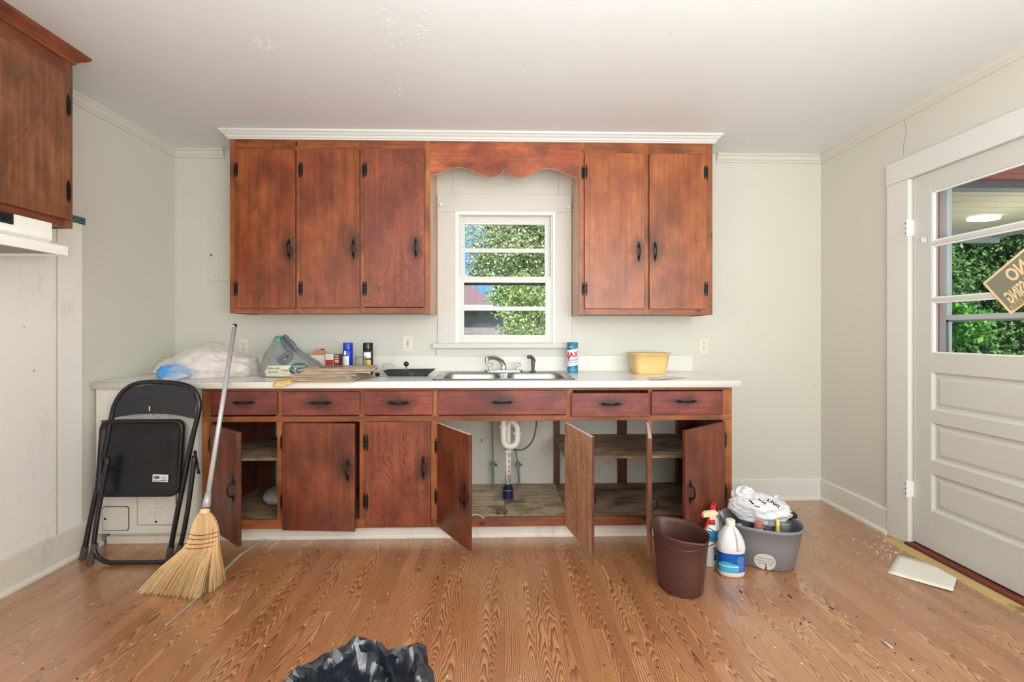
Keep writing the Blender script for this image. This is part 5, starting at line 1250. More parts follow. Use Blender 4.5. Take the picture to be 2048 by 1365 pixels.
x = XU(777, -.17); tag(G().lathe((x, -.17, CTz), [(.050, 0), (.052, .003), (.050, .030), (.038, .055), (.018, .066), (.001, .067)], 28).smooth().obj('clear_plastic_dome', film('dome_plastic', (226, 226, 220), .3, .15, .1, 5, .2), None, loc=(x, -.17, CTz)), 'clear plastic dome behind the black tray', 'lid')
x = XU(755, -.36); tag(G().box(x-.012, x+.012, -.37, -.35, CTz, CTz+.012).box(x-.014, x+.014, -.372, -.348, CTz+.012, CTz+.020).obj('small_black_clip', m_rubber, None, loc=(x, -.36, CTz), bevel=.002), 'small black clip between the newspapers and the black tray', 'clip')
p = ct(748, 752); tag(G().prism([(XU(733, -.5), -.52), (XU(768, -.42), -.40), (XU(764, -.42), -.385), (XU(738, -.45), -.46)], CTz, CTz+.002, 'z').obj('paper_scrap', plain('grey_paper', (150, 148, 146), .8), None, loc=(p.x, p.y, CTz)), 'grey paper scrap right of the newspapers', 'paper')
# black tray with knob
y = -.33; tr = thing('black_tray', 'dusty black plastic tray lying left of the sink', 'tray', (XU(818, y), y, CTz))
xa_, xb2 = XU(771, y), XU(868, y); rg_ = []
m_tray = plain('dusty_black_plastic', (44, 48, 50), .55, dirt=(96, 98, 96), dscale=18, dlo=.55)
n_ = 40
def trl(ix, dy, z):
    out = []
    x0, x1 = xa_+ix, xb2-ix*1.8
    for a, b_ in rrect(x0, x1, y-dy, y+dy, .012, 3): 
        q = (a-x0)/(x1-x0); lift = z+(.007*math.sin((q-.05)*6.3)**2 if z > .02 else 0)+(.010*max(0, q-.75) if z > .01 else 0)
        out.append((a, b_, CTz+lift))
    return out
G().loft([trl(.030, .045, .0), trl(.024, .050, .001), trl(.0, .062, .032), trl(-.002, .065, .036), trl(.003, .060, .035), trl(.026, .046, .006)], cap='both').obj('tray_body', m_tray, tr, bevel=.001)
for i in range(6):
    xx_ = XU(848+i*2.6, y); G().box(xx_, xx_+.0018, y-.064+.002*i, y-.058, CTz+.016, CTz+.036).obj('rib', m_tray, tr)
kx, ky = XU(812.5, y+.02), y+.02; G().ball((kx, ky, CTz+.072), .0165, 18, (1, .7, 1)).obj('knob', m_rubber, tr); G().cyl((kx+.002, ky, CTz+.006), (kx, ky, CTz+.062), .005, n_=10).obj('knob_stem', plain('grey_stem', (110, 116, 118), .5), tr)

# scouring powder can
x = XU(1145, -.16); c = (x, -.16, CTz); r_ = .0365; t = thing('cleanser_can', 'blue and white scouring powder can standing right of the sink', 'can', c)
m_teal = plain('can_teal', (34, 128, 156), .4, var=.03); m_red = plain('print_red', (206, 24, 52), .5, var=.02)
G().lathe(c, [(r_, 0), (r_+.0008, .001), (r_, .003), (r_, .202), (r_+.0008, .204), (r_-.002, .206), (r_-.003, .203), (.001, .203)], 32).smooth().obj('can_body', m_teal, t)
g = G(); A_ = []
for i in range(41):
    a = R(-200+i*5.5); s_ = (i/40-.5)*.020; A_.append([g.b.verts.new((c[0]+(r_+.0006)*math.cos(a), c[1]+(r_+.0006)*math.sin(a), c[2]+z+s_)) for z in (.050, .172-.6*s_ if False else .160)])
for a, b_ in zip(A_, A_[1:]): g.b.faces.new((a[0], b_[0], b_[1], a[1]))
g.smooth().obj('white_label', m_white, t)
lathe_text('AJAX', .052, c, r_, -116, .122, m_red, t, tilt=.10, bold=.0020, sx=.86)
lathe_text('WITH BLEACH', .012, c, r_, -92, .088, m_blue, t, tilt=.10, bold=.0004); lathe_text('CLEANSER', .012, c, r_, -92, .073, m_blue, t, tilt=.10); lathe_text('NEW', .012, c, r_, -112, .176, plain('print_yellow', (214, 206, 120), .5), t, tilt=.1, bold=.0005)
lathe_text('NET WT 14 OZ', .008, c, r_, -92, .024, m_white, t, tilt=.05)

# yellow basin
y0b = -.30; bx = (XU(1265, y0b)+XU(1348, y0b))/2; bw_ = (XU(1348, y0b)-XU(1265, y0b))/2
def bl(f, z, r_): return [(a, b_, CTz+z) for a, b_ in rrect(bx-bw_*f, bx+bw_*f, -.205-.105*f, -.205+.105*f, r_, 6)]
G_ = G().loft([bl(.70, .0, .03), bl(.73, .004, .034), bl(.79, .05, .036), bl(.88, .128, .04), bl(.97, .130, .044), bl(1, .134, .045), bl(.97, .138, .044), bl(.90, .136, .04), bl(.86, .125, .038), bl(.76, .04, .034), bl(.70, .008, .03)], cap='both')
tag(G_.smooth().obj('washing_up_basin', plain('pale_yellow_plastic', (222, 190, 128), .35, var=.02, dirt=(214, 186, 130), dlo=.6), None, loc=(bx, -.205, CTz)), 'pale yellow plastic washing-up basin on the right of the worktop', 'basin')
a, b_, c_, d_ = ct(1293, 756.5), ct(1340, 753), ct(1375, 757), ct(1305, 761.5)
g = G(); V_ = [g.b.verts.new(q+Vector((0, 0, h_))) for q, h_ in ((a, .0008), (b_, .0008), (c_, .003), (d_, .004))]; g.b.faces.new(V_); tag(g.obj('paper_sheet', m_paper, None, loc=a, solid=.0004), 'thin white paper lying in front of the yellow basin', 'paper')
# ---------------------------------------------------------------- buckets and bottles on the floor
def oval(cx, cy_, a, b_, rot, z, n_=56, spouts=(), p=2.0):
    out = []
    for i in range(n_):
        t = 2*math.pi*i/n_; c_, s_ = math.cos(t), math.sin(t); x = a*math.copysign(abs(c_)**(2/p), c_); y = b_*math.copysign(abs(s_)**(2/p), s_)
        for ang, amt, wd in spouts:
            d = (t-ang+math.pi) % (2*math.pi)-math.pi; k_ = 1+amt*max(0, 1-abs(d)/wd); x *= k_; y *= k_
        out.append((cx+x*math.cos(rot)-y*math.sin(rot), cy_+x*math.sin(rot)+y*math.cos(rot), z))
    return out
bkx, bky = .842, -1.10; rot = R(-70)
bk = thing('mop_bucket', 'brown oval mop bucket with a pouring lip and wire handle on the floor', 'bucket', (bkx, bky, 0))
m_brown = plain('brown_plastic', (82, 52, 46), .42, var=.05, dirt=(120, 98, 92), dscale=22, dlo=.66, dhi=.8)
H_ = .272; sp2 = ((math.pi, .13, .5), (0, .10, .45))
def bo(a, b_, z, s=1): return oval(bkx, bky, a, b_, rot, z, spouts=[(q, m*s, w) for q, m, w in sp2])
G().loft([bo(.104, .092, 0, 0), bo(.107, .095, .004, 0), bo(.128, .103, .15, .1), bo(.141, .108, H_-.018, .7), bo(.147, .112, H_-.012, 1), bo(.149, .114, H_-.002, 1), bo(.146, .111, H_, 1), bo(.142, .107, H_-.002, 1), bo(.138, .104, H_-.02, .7), bo(.125, .100, .15, .1), bo(.102, .090, .008, 0)], cap='both').smooth().obj('shell', m_brown, bk)
pv = [Vector((bkx+s*.124*math.sin(-rot)*1, bky+s*.124*math.cos(rot), H_-.015)) for s in (1, -1)]
pv = [Vector((bkx-s*math.sin(rot)*.124, bky+s*math.cos(rot)*.124, H_-.014)) for s in (1, -1)]
ax = Vector((math.cos(rot), math.sin(rot), 0))
# wire bail resting on the rim towards the camera side
far = Vector((bkx, bky, H_-.02))-Vector((0, .17, 0))
q0, q1 = pv
hb = [Vector((XU(1302, bky+.05), bky+.06, H_-.020)), Vector((XU(1303, bky), bky-.01, H_-.028)), Vector((XU(1330, bky-.1), bky-.09, H_-.030)), Vector((XU(1362, bky-.14), bky-.165, H_-.025)), Vector((XU(1392, bky-.14), bky-.165, H_-.02)), Vector((XU(1427, bky-.08), bky-.11, H_-.012)), Vector((XU(1428, bky-.02), bky-.03, H_-.004)), Vector((XU(1418, bky+.02), bky+.02, H_-.006))]
G().tube(curve(hb, 5), .0024, 7).smooth().obj('wire_handle', plain('grey_wire', (96, 92, 94), .35, .8), bk)
# grey tub
tbx, tby = XU(1521, -.86), -.86; rot2 = R(-28); TH_ = .215
tb = thing('grey_tub', 'oval grey plastic tub filled with cleaning bottles and a white bag', 'tub', (tbx, tby, 0))
m_gt = plain('grey_tub_plastic', (126, 128, 132), .38, var=.04, nscale=4, dirt=(160, 160, 160), dscale=30, dlo=.7, dhi=.85)
def to(a, b_, z): return oval(tbx, tby, a, b_, rot2, z, p=2.35)
G().loft([to(.148, .103, 0), to(.153, .108, .006), to(.176, .128, .12), to(.188, .140, TH_-.022), to(.196, .148, TH_-.016), to(.198, .150, TH_-.004), to(.194, .146, TH_), to(.189, .141, TH_-.002), to(.184, .136, TH_-.02), to(.172, .124, .12), to(.145, .10, .010)], cap='both').smooth().obj('shell', m_gt, tb)
def on_tub(u, v, size, name, m, shape=None):
    """flat sticker curved on the outside of the tub"""
    g = shape; cxs = None
    # find angle whose projection matches u at mid height
    best = None
    for i in range(360):
        t = R(i); zt2 = HC
        a_, b_ = .170, .123; c_, s_ = math.cos(t), math.sin(t); x = a_*math.copysign(abs(c_)**(2/2.35), c_); y = b_*math.copysign(abs(s_)**(2/2.35), s_)
        X = tbx+x*math.cos(rot2)-y*math.sin(rot2); Y = tby+x*math.sin(rot2)+y*math.cos(rot2)
        if Y > tby-.05: continue
        lat = X*cT-(DW+Y)*sT; dep = (DW+Y)*cT+X*sT; uu = U0+FPX*lat/dep
        if best is None or abs(uu-u) < best[0]: best = (abs(uu-u), t, X, Y, dep)
    _, t, X, Y, dep = best; z0 = HC-(v-V0)*dep/FPX
    for w in g.b.verts:
        xx_, yy_ = w.co.x, w.co.y; z = z0+yy_
        f = min(1, max(0, z/.19)); a_, b_ = .153+.035*f, .108+.032*f
        tt = t+xx_/.150; c_, s_ = math.cos(tt), math.sin(tt); x = a_*math.copysign(abs(c_)**(2/2.35), c_); y = b_*math.copysign(abs(s_)**(2/2.35), s_)
        nx_, ny_ = x/a_**2, y/b_**2; nn = math.hypot(nx_, ny_); d = .0022+w.co.z; x += nx_/nn*d; y += ny_/nn*d
        w.co = Vector((tbx+x*math.cos(rot2)-y*math.sin(rot2), tby+x*math.sin(rot2)+y*math.cos(rot2), z))
    return g.obj(name, m, tb)
g = G(); 
pts = [(.037*math.cos(R(a)), .043*math.sin(R(a))) for a in range(-82, 263, 8)]+[(-.003, -.012)]
V_ = [g.b.verts.new((a, b_, 0)) for a, b_ in pts]; c0_ = g.b.verts.new((0, 0, 0))
for i in range(len(V_)-1): g.b.faces.new((c0_, V_[i], V_[i+1]))
on_tub(1532, 1126, 0, 'round_sticker', plain('sticker_white', (206, 204, 196), .6, dirt=(170, 168, 160), dlo=.55), subd(g, 1))
m_stg = plain('sticker_print_grey', (150, 148, 142), .7)
for s_, sz, dy in (('HOUSEHOLD', .009, .018), ('Heavy Duty', .013, .004), ('Utility Pail', .012, -.011)): g = subd(text_bm(s_, sz, .0002), 1); bmesh.ops.translate(g.b, vec=(0, dy, .0012), verts=g.b.verts); on_tub(1532, 1126, 0, 'lettering', m_stg, g)

# bleach jug
jx, jy = FP(1463, 1150).x, FP(1463, 1150).y+.01; jg = thing('bleach_jug', 'white plastic bleach jug with a blue label standing before the grey tub', 'bottle', (jx, jy, 0))
k = N('milky_plastic'); m_milk = k.bsdf(lin((228, 230, 228)), .32, 0, .5, trans=.0); 
def je(a, b_, z, dx=0): return oval(jx+dx, jy, a, b_, R(-6), z, 40, p=2.6)
jr = [je(.052, .040, 0), je(.060, .046, .006), je(.0635, .050, .020), je(.0635, .050, .120), je(.065, .051, .130), je(.066, .052, .138), je(.062, .049, .165), je(.050, .042, .195), je(.034, .031, .222), je(.022, .022, .236), je(.018, .018, .240), je(.018, .018, .250)]
G().loft(jr).smooth().obj('jug_body', plain('milky_white', (226, 228, 226), .32, var=.02), jg)
G().lathe((jx, jy, .243), [(.0215, 0), (.0222, .002), (.0215, .024), (.019, .027), (.001, .027)], 28).obj('screw_cap', plain('ivory_cap', (232, 226, 208), .4, var=.02), jg, bevel=.001)
G().tube(curve([(jx+.008, jy-.020, .236), (jx+.012, jy-.043, .212), (jx+.013, jy-.055, .175), (jx+.013, jy-.052, .140)], 6), [.0095]*19, 12).smooth().obj('grip', plain('milky_white2', (230, 232, 230), .32, var=.02), jg)
def on_jug(g, ph, z0, name, m, d=.0008):
    for w in g.b.verts:
        tt = R(ph)+w.co.x/.055; c_, s_ = math.cos(tt), math.sin(tt); a_, b_ = .0635, .050; x = a_*math.copysign(abs(c_)**(2/2.6), c_); y = b_*math.copysign(abs(s_)**(2/2.6), s_)
        nx_, ny_ = x/a_**2, y/b_**2; nn = math.hypot(nx_, ny_); dd = d+w.co.z; x += nx_/nn*dd; y += ny_/nn*dd; rr = R(-6)
        w.co = Vector((jx+x*math.cos(rr)-y*math.sin(rr), jy+x*math.sin(rr)+y*math.cos(rr), z0+w.co.y))
    return g.obj(name, m, jg)
on_jug(gridpatch(.20, .092, 30, 2), -86, .074, 'blue_label', plain('label_blue', (16, 84, 172), .4, var=.02))
g = gridpatch(.085, .05, 16, 8)
for w in g.b.verts:
    if w.co.y > 0: w.co.y *= .35+.65*math.sin((w.co.x/.085+.5)*math.pi)
on_jug(g, -122, .055, 'light_blue_swoosh', plain('label_cyan', (74, 178, 214), .4, var=.05), .0014)
g = gridpatch(.085, .004, 16, 1); on_jug(g, -122, .058, 'swoosh_edge', m_white, .0018)
for i in range(7): on_jug(gridpatch(.034 if i % 3 else .028, .0028, 8, 1), -66, .102-i*.0095, 'fine_print', plain('label_pale_blue', (150, 186, 224), .5) if not i else bpy.data.materials['label_pale_blue'], .0016)
on_jug(gridpatch(.03, .006, 6, 1), -60, .032, 'lilac_panel', plain('label_lilac', (160, 150, 220), .5), .0016)

# spray bottles
def spray(x, y, h, la, headm, tipm, bodym, rz, label_=True, tilt=0, w=.044):
    t = thing('spray_bottle', la, 'bottle', (x, y, 0)); M_ = Matrix.Rotation(rz, 4, 'Z') @ Matrix.Rotation(tilt, 4, 'Y')
    def pl(g, name, m, par=t, **k): bmesh.ops.transform(g.b, matrix=Matrix.Translation((x, y, 0)) @ M_, verts=g.b.verts); return g.obj(name, m, par, **k)
    def el(a, b_, z, dx=0): return oval(dx, 0, a, b_, 0, z, 32, p=2.4)
    s = h/.27
    pl(G().loft([el(w*.9, .028, 0), el(w, .032, .005), el(w, .032, .06*s), el(w*.86, .030, .10*s), el(w*.84, .029, .125*s), el(w*.96, .031, .15*s), el(w*.72, .028, .178*s), el(.016, .016, .200*s), el(.014, .014, .212*s)]).smooth(), 'bottle_body', bodym)
    pl(G().lathe((0, 0, .200*s), [(.019, 0), (.019, .020), (.015, .024)], 20), 'collar', headm, bevel=.001)
    pl(G().prism([(-.050, .236*s), (-.048, .253*s), (-.035, .262*s), (.020, .266*s), (.034, .256*s), (.030, .242*s), (.014, .236*s), (.013, .222*s), (-.013, .222*s), (-.014, .236*s)], -.011, .011, 'y'), 'trigger_head', tipm, bevel=.003)
    pl(G().prism([(-.018, .236*s), (-.010, .236*s), (-.016, .205*s), (-.032, .180*s), (-.038, .182*s), (-.027, .208*s)], -.006, .006, 'y'), 'trigger', headm, bevel=.002)
    pl(G().cyl((-.060, 0, .245*s), (-.048, 0, .245*s), .009, n_=12), 'nozzle', headm)
    if label_:
        def el2(a, b_, z): return [p_ for p_ in oval(0, 0, a+.0008, b_+.0008, 0, z, 32, p=2.4)][17:32]
        pl(G().loft([el2(w, .032, .012), el2(w, .032, .06*s), el2(w*.86, .030, .10*s)], cap=False, closed=False).smooth(), 'front_label', label_ if not isinstance(label_, bool) else m_white)
    return t, M_, pl, s
m_redp = plain('red_nozzle', (182, 50, 46), .4, var=.03); m_creamp = plain('cream_trigger', (232, 212, 168), .4, var=.02); m_sil = plain('off_white_label', (206, 208, 204), .45, dirt=(180, 184, 180))
q = FP(1424, 1136); sbx, sby = q.x+.01, q.y+.03
t, M_, pl, s = spray(sbx, sby, .285, 'white spray bottle with a cream and red trigger behind the brown bucket', m_redp, m_creamp, m_white, R(8), m_sil, w=.042)
def onb(x0, x1, z0, z1, name, m, d=.0345): pl(G().box(x0, x1, -d, -d+.004, z0, z1), name, m)
g = G()
for i in range(9): g.box(-.006+i*.0036, -.006+i*.0036+random.choice((.0012, .0022)), -.0345, -.030, .038, .068)
pl(g, 'barcode', m_dark); onb(-.010, .026, .098, .1015, 'green_line', plain('print_green', (70, 120, 96), .6)); 
for i in range(5): onb(-.008, .024-(i % 2)*.004, .078+i*.0032, .079+i*.0032, 'fine_print', bpy.data.materials['label_text_grey'])
onb(-.008, .010, .012, .016, 'fine_print', bpy.data.materials['label_text_grey'])
def el3(a, b_, z): return [p_ for p_ in oval(0, 0, a+.0012, b_+.0012, 0, z, 32, p=2.4)][18:32]
pl(G().loft([el3(.042*.84, .029, .125*s), el3(.042*.96, .031, .150*s), el3(.042*.72, .028, .176*s)], cap=False, closed=False).smooth(), 'blue_shoulder_label', plain('label_sea_blue', (40, 130, 176), .4))
t, M_, pl, s = spray(sbx+.060, sby+.105, .275, 'white spray bottle with a bright red nozzle against the cupboard door', plain('bright_red_plastic', (214, 40, 52), .4), plain('bright_red_head', (214, 40, 52), .4), m_white, R(60), True, R(6))
pp_ = (sbx+.112, sby+.075, 0)
g = blob((pp_[0]-.005, pp_[1]+.045, .10), (.022, .030, .125), .35, 2.4, 21, 4, floor_z=.001); tag(g.obj('plastic_sleeve', film('pale_lilac_film', (196, 192, 204), .9, .35, .8, 14, .2), None, loc=(pp_[0], pp_[1]+.045, 0)), 'crumpled pale plastic sleeve standing between the spray bottles and the grey tub', 'packaging')

# contents of the tub
R2 = Matrix.Rotation(rot2, 4, 'Z')
def TL(x, y): p = R2 @ Vector((x, y, 0)); return (tbx+p.x, tby+p.y)
def bottle(name, la, x, y, z0, r_, h, bodym, capm, cap_r=None, cap_h=.022, tilt=(0, 0), cat='bottle', neck=.35):
    x, y = TL(x, y); t = thing(name, la, cat, (x, y, z0)); M_ = Matrix.Translation((x, y, z0)) @ Matrix.Rotation(tilt[0], 4, 'X') @ Matrix.Rotation(tilt[1], 4, 'Y'); cr_ = cap_r or r_*.45
    g = G().lathe((0, 0, 0), [(r_*.92, 0), (r_, .004), (r_, h*(1-neck)), (r_*.9, h*(1-neck*.7)), (cr_*.9, h*.97), (cr_*.9, h)], 26).smooth(); bmesh.ops.transform(g.b, matrix=M_, verts=g.b.verts); g.obj('bottle_body', bodym, t)
    g = G().lathe((0, 0, h-.004), [(cr_, 0), (cr_*1.02, .002), (cr_, cap_h-.002), (cr_*.93, cap_h), (.001, cap_h)], 24); bmesh.ops.transform(g.b, matrix=M_, verts=g.b.verts); g.obj('cap', capm, t, bevel=.001); return t, M_
k = N('clear_pet'); m_pet = k.bsdf((.80, .86, .86, 1), .08, 0, .5, trans=.8, ior=1.2, alpha=.55)
m_milk2 = plain('milky_white3', (224, 226, 226), .35, var=.02)
bottle('drink_bottle', 'clear bottle with a green cap at the back left of the grey tub', -.075, .040, .03, .030, .205, m_pet, plain('green_cap', (40, 150, 66), .4, var=.03), .019, .026)
bottle('cleaner_bottle', 'white bottle with a copper-pink cap inside the grey tub', -.010, -.052, .02, .034, .172, m_milk2, plain('pink_copper_cap', (192, 124, 106), .35, .2), .021, .030, neck=.25)
t, M_ = bottle('cleaner_bottle', 'white bottle with a blue stripe under the white carrier bag', -.005, .022, .03, .034, .19, m_milk2, m_white, .016, .02, tilt=(0, R(8)))
g = G().lathe((0, 0, .115), [(.0385, 0), (.0388, .0), (.0388, .03), (.0385, .03)], 26, cap=False).smooth(); bmesh.ops.transform(g.b, matrix=M_, verts=g.b.verts); g.obj('blue_stripe', plain('stripe_blue', (20, 110, 190), .4), t)
bottle('small_bottle', 'small dark bottle with a flat black cap at the front of the grey tub', .034, -.066, .012, .020, .168, m_grey, m_blk, .019, .018)
bottle('polish_jar', 'clear jar with a wide silver lid at the right end of the grey tub', .098, .0, .03, .038, .172, m_pet, plain('silver_lid', (150, 152, 150), .35, .6), .040, .024, neck=.1, cat='jar')
t, M_ = bottle('yellow_tube', 'yellow capped tube standing right of the pink cap in the grey tub', .075, -.058, .02, .013, .20, plain('yellow_tube_plastic', (222, 190, 70), .4), plain('pale_yellow_cap', (236, 220, 140), .4), .009, .03)
bottle('trigger_spray', 'grey translucent spray nozzle between the copper-pink and yellow caps in the tub', .040, -.018, .012, .022, .19, m_pet, plain('translucent_grey', (160, 168, 176), .35), .012, .04)
bottle('squeeze_bottle', 'clear bottle with a yellow label at the left end of the grey tub', -.100, -.035, .02, .028, .15, plain('pale_label_plastic', (206, 204, 170), .4, dirt=(200, 190, 60), dlo=.5), m_white, .012, .016)
x, y = TL(.120, .045); tag(blob((x, y, .245), (.050, .040, .026), .35, 1.8, 31, 4, rot=R(-30)).obj('black_plastic_wrap', plain('gloss_black_film', (20, 21, 24), .2, var=.02), None, loc=(x, y, .23)), 'scrap of glossy black plastic on top of the jar in the grey tub', 'packaging')
# white carrier bag spilling over
wbx, wby = TL(.0, .035); wb = thing('white_carrier_bag', 'white plastic carrier bag with black printing piled in the grey tub', 'bag', (wbx, wby, .2))
m_wbag = film('white_bag_film', (238, 238, 240), .97, .32, .8, 12, .25)
g = blob((wbx-.005, wby, .255), (.145, .080, .078), .30, 1.5, 41, 5, rot=rot2-.05); g.smooth().obj('sack', m_wbag, wb)
x, y = TL(-.075, .06); blob((x, y, .305), (.062, .05, .056), .35, 1.7, 44, 5, rot=rot2).smooth().obj('bunched_neck', m_wbag, wb)
for (lx, ly, dx, h_) in ((-.075, .055, -.012, .052), (.062, .05, .014, .05)):
    x, y = TL(lx, ly); g = G(); V_ = []
    for i in range(6): 
        t_ = i/5; V_.append([(x-.020+.012*t_+dx*t_, y+.004*math.sin(t_*5), .300+h_*t_ if lx < 0 else .285+h_*t_), (x+.018-.004*t_+dx*t_, y+.006*math.sin(t_*4+1), .300+h_*(t_*.9) if lx < 0 else .285+h_*t_*1.05)])
    for a, b_ in zip(V_, V_[1:]): g.b.faces.new([g.b.verts.new(q) for q in (a[0], a[1], b_[1], b_[0])])
    g.smooth().obj('carry_handle', m_wbag, wb, solid=.0012)
# black printing draped on the bag: pieces projected down the view-facing side
bpy.context.view_layer.update()
dgr = bpy.context.evaluated_depsgraph_get(); sack = [c for c in wb.children if c.name.startswith('sack')][0]; sack2 = [c for c in wb.children if c.name.startswith('bunched')][0]
def cast(p, d, obs):
    best = None
    for o in obs:
        mi = o.matrix_world.inverted(); ok, loc, nr, _ = o.ray_cast(mi @ p, (mi.to_3x3() @ d).normalized())
        if ok:
            w = o.matrix_world @ loc
            if best is None or (w-p).length < (best[0]-p).length: best = (w, (o.matrix_world.to_3x3() @ nr).normalized())
    return best
def drape(g, c, rz, name):
    d = Vector((.0, .72, -.69)).normalized(); ex_ = Vector((1, 0, 0)); ey_ = Vector((0, .69, .72))
    for w in g.b.verts:
        x, y = w.co.x*math.cos(rz)-w.co.y*math.sin(rz), w.co.x*math.sin(rz)+w.co.y*math.cos(rz)
        p = Vector(c)-d*.3+ex_*x+ey_*y; h = cast(p, d, (sack, sack2)); w.co = (h[0]+h[1]*.0012) if h else Vector(c)+ex_*x+ey_*y
    return g.obj(name, m_dark, wb)
for s_, sz, dx, dz, rz in (('food', .020, -.020, .030, R(-52)), ('Lion', .034, .030, .010, R(-48)), ('~', .05, -.065, .035, R(-60)), ('~', .04, -.05, .0, R(-30))):
    g = subd(text_bm(s_, sz, .0001, bold=.0008), 1); drape(g, (wbx+dx, wby-.03, .265+dz), rz, 'lettering')

# cardboard sheet by the door
cp_ = [FP(1797, 1110), FP(1917, 1146), FP(1906, 1187), FP(1775, 1147)]
g = G(); n_ = 10; V_ = [[g.b.verts.new(cp_[0].lerp(cp_[1], i/n_).lerp(cp_[3].lerp(cp_[2], i/n_), j/6)+Vector((0, 0, .002+.007*(i/n_)**2*(j/6)+.003*math.sin(i/n_*3)*(1-j/6)))) for j in range(7)] for i in range(n_+1)]
for i in range(n_):
    for j in range(6): g.b.faces.new((V_[i][j], V_[i+1][j], V_[i+1][j+1], V_[i][j+1]))
tag(g.smooth().obj('white_card', m_paper, None, loc=FP(1850, 1145, .003), solid=.0012), 'white card lying on the floor in front of the panelled door', 'card')
# floor debris
g = G()
for _ in range(90):
    u, v = random.uniform(20, 2030), random.uniform(1085, 1360); p = FP(u, v)
    if p.y > -.56 or p.x > XR-.05 or p.x < XL+.05: continue
    s = random.uniform(.0012, .0032); a = random.random()*6; g.box(p.x-s, p.x+s, p.y-s*.6, p.y+s*.6, .0003, .0003+s*.5, Matrix.Rotation(a, 3, 'Z'), p)
stuff(tag(g.obj('white_crumbs', m_white, None, loc=(0, -1, 0)), 'white paint crumbs scattered across the wooden floor', 'debris'))
g = G()
for _ in range(80):
    u, v = random.uniform(1100, 2030), random.uniform(1100, 1360)
    if random.random() < .3: u, v = random.uniform(20, 1100), random.uniform(1100, 1360)
    p = FP(u, v)
    if p.x > XR-.13 or p.x < XL+.05: continue
    s = random.uniform(.0012, .003); a = random.random()*6; g.box(p.x-s*1.6, p.x+s*1.6, p.y-s*.6, p.y+s*.6, .0003, .0003+s*.5, Matrix.Rotation(a, 3, 'Z'), p)
for u, v, L in ((1482, 1185, .010), (1663, 1218, .010), (1580, 1194, .012), (1601, 1249, .008)):
    p = FP(u, v); a = random.random()*6; g.box(p.x-L, p.x+L, p.y-.003, p.y+.003, .0003, .003, Matrix.Rotation(a, 3, 'Z'), p)
stuff(tag(g.obj('dark_crumbs', m_groove, None, loc=(0, -1, 0)), 'dark grit and splinters scattered across the wooden floor', 'debris'))
g = G()
for _ in range(70):
    p = FP(random.gauss(1780, 26), random.gauss(1095, 12)); s = random.uniform(.001, .003)
    if p.x > XR-.03: continue
    g.box(p.x-s, p.x+s, p.y-s, p.y+s, .0003, .0003+s, Matrix.Rotation(random.random()*6, 3, 'Z'), p)
stuff(tag(g.obj('plaster_crumbs', m_paper, None, loc=(2.1, -.8, 0)), 'pale plaster crumbs beside the door threshold', 'debris'))
p = FP(1775, 1288); g = G(); 
P = [FP(1762, 1280, .001), FP(1770, 1286, .006), FP(1778, 1292, .006), FP(1787, 1298, .001)]
g.tube(curve(P, 3), [.001]+[.0045]*8+[.001], 5); tag(g.obj('dry_leaf', plain('dry_leaf_grey', (196, 190, 182), .7), None, loc=p), 'pale curled dry leaf on the floor near the lower right', 'leaf')

# black bin bag at the very front
bbx, bby, bz = -.325, -2.20, .425
bb_ = thing('black_bin_bag', 'glossy black bin bag with a folded-over mouth at the front edge', 'bag', (bbx, bby, 0))
k = N('bin_bag_film'); v = k.objvec(); h = k.noise(v, 14, 3, .5, .6)
m_bin = k.bsdf(lin((30, 34, 42)), .20, 0, .7, k.bump(h, .35, .012), coat=.6)
rings = []; nseg = 84
bp_ = [(.0, .175), (.10, .185), (.20, .188), (.27, .187), (.32, .184), (.35, .183), (.375, .181), (.40, .178), (.418, .171), (.428, .162), (.432, .153), (.425, .143), (.408, .136), (.385, .131), (.36, .128), (.335, .122), (.325, .095), (.32, .06), (.318, .03), (.317, .005)]
for i, (z, r_) in enumerate(bp_):
    fine_ = 1
    for s2 in range(1):
        f = s2/3; z2, r2_ = (z*(1-f)+bp_[i+1][0]*f, r_*(1-f)+bp_[i+1][1]*f) if s2 else (z, r_)
        rg = []
        for j in range(nseg):
            t = 2*math.pi*(j+random.uniform(-.35, .35)+.5*(i % 2))/nseg; c_, s_ = math.cos(t), math.sin(t); d3 = (c_*1.2, s_*1.2, z2*7+(2 if i > 7 else 0))
            k2 = 1+.22*(ridge(d3, 1.25, 5, 5)-.55)*(1 if r2_ > .06 else .3); zz_ = .93*z2*(1+.07*(ridge((c_*1.5, s_*1.5, 0), .9, 4, 9)-.55)*(z2 > .3)*2) if z2 > 0 else 0
            rg.append((bbx+c_*r2_*k2, bby+s_*r2_*k2, zz_+(random.uniform(-.005, .005) if 0 < i < 18 else 0)))
        rings.append(rg)
g = G().loft(rings, cap='both'); bmesh.ops.triangulate(g.b, faces=g.b.faces); g.smooth(); o = g.obj('sack', m_bin, bb_)
for e in o.data.edges: pass
o.data.set_sharp_from_angle(angle=R(28))

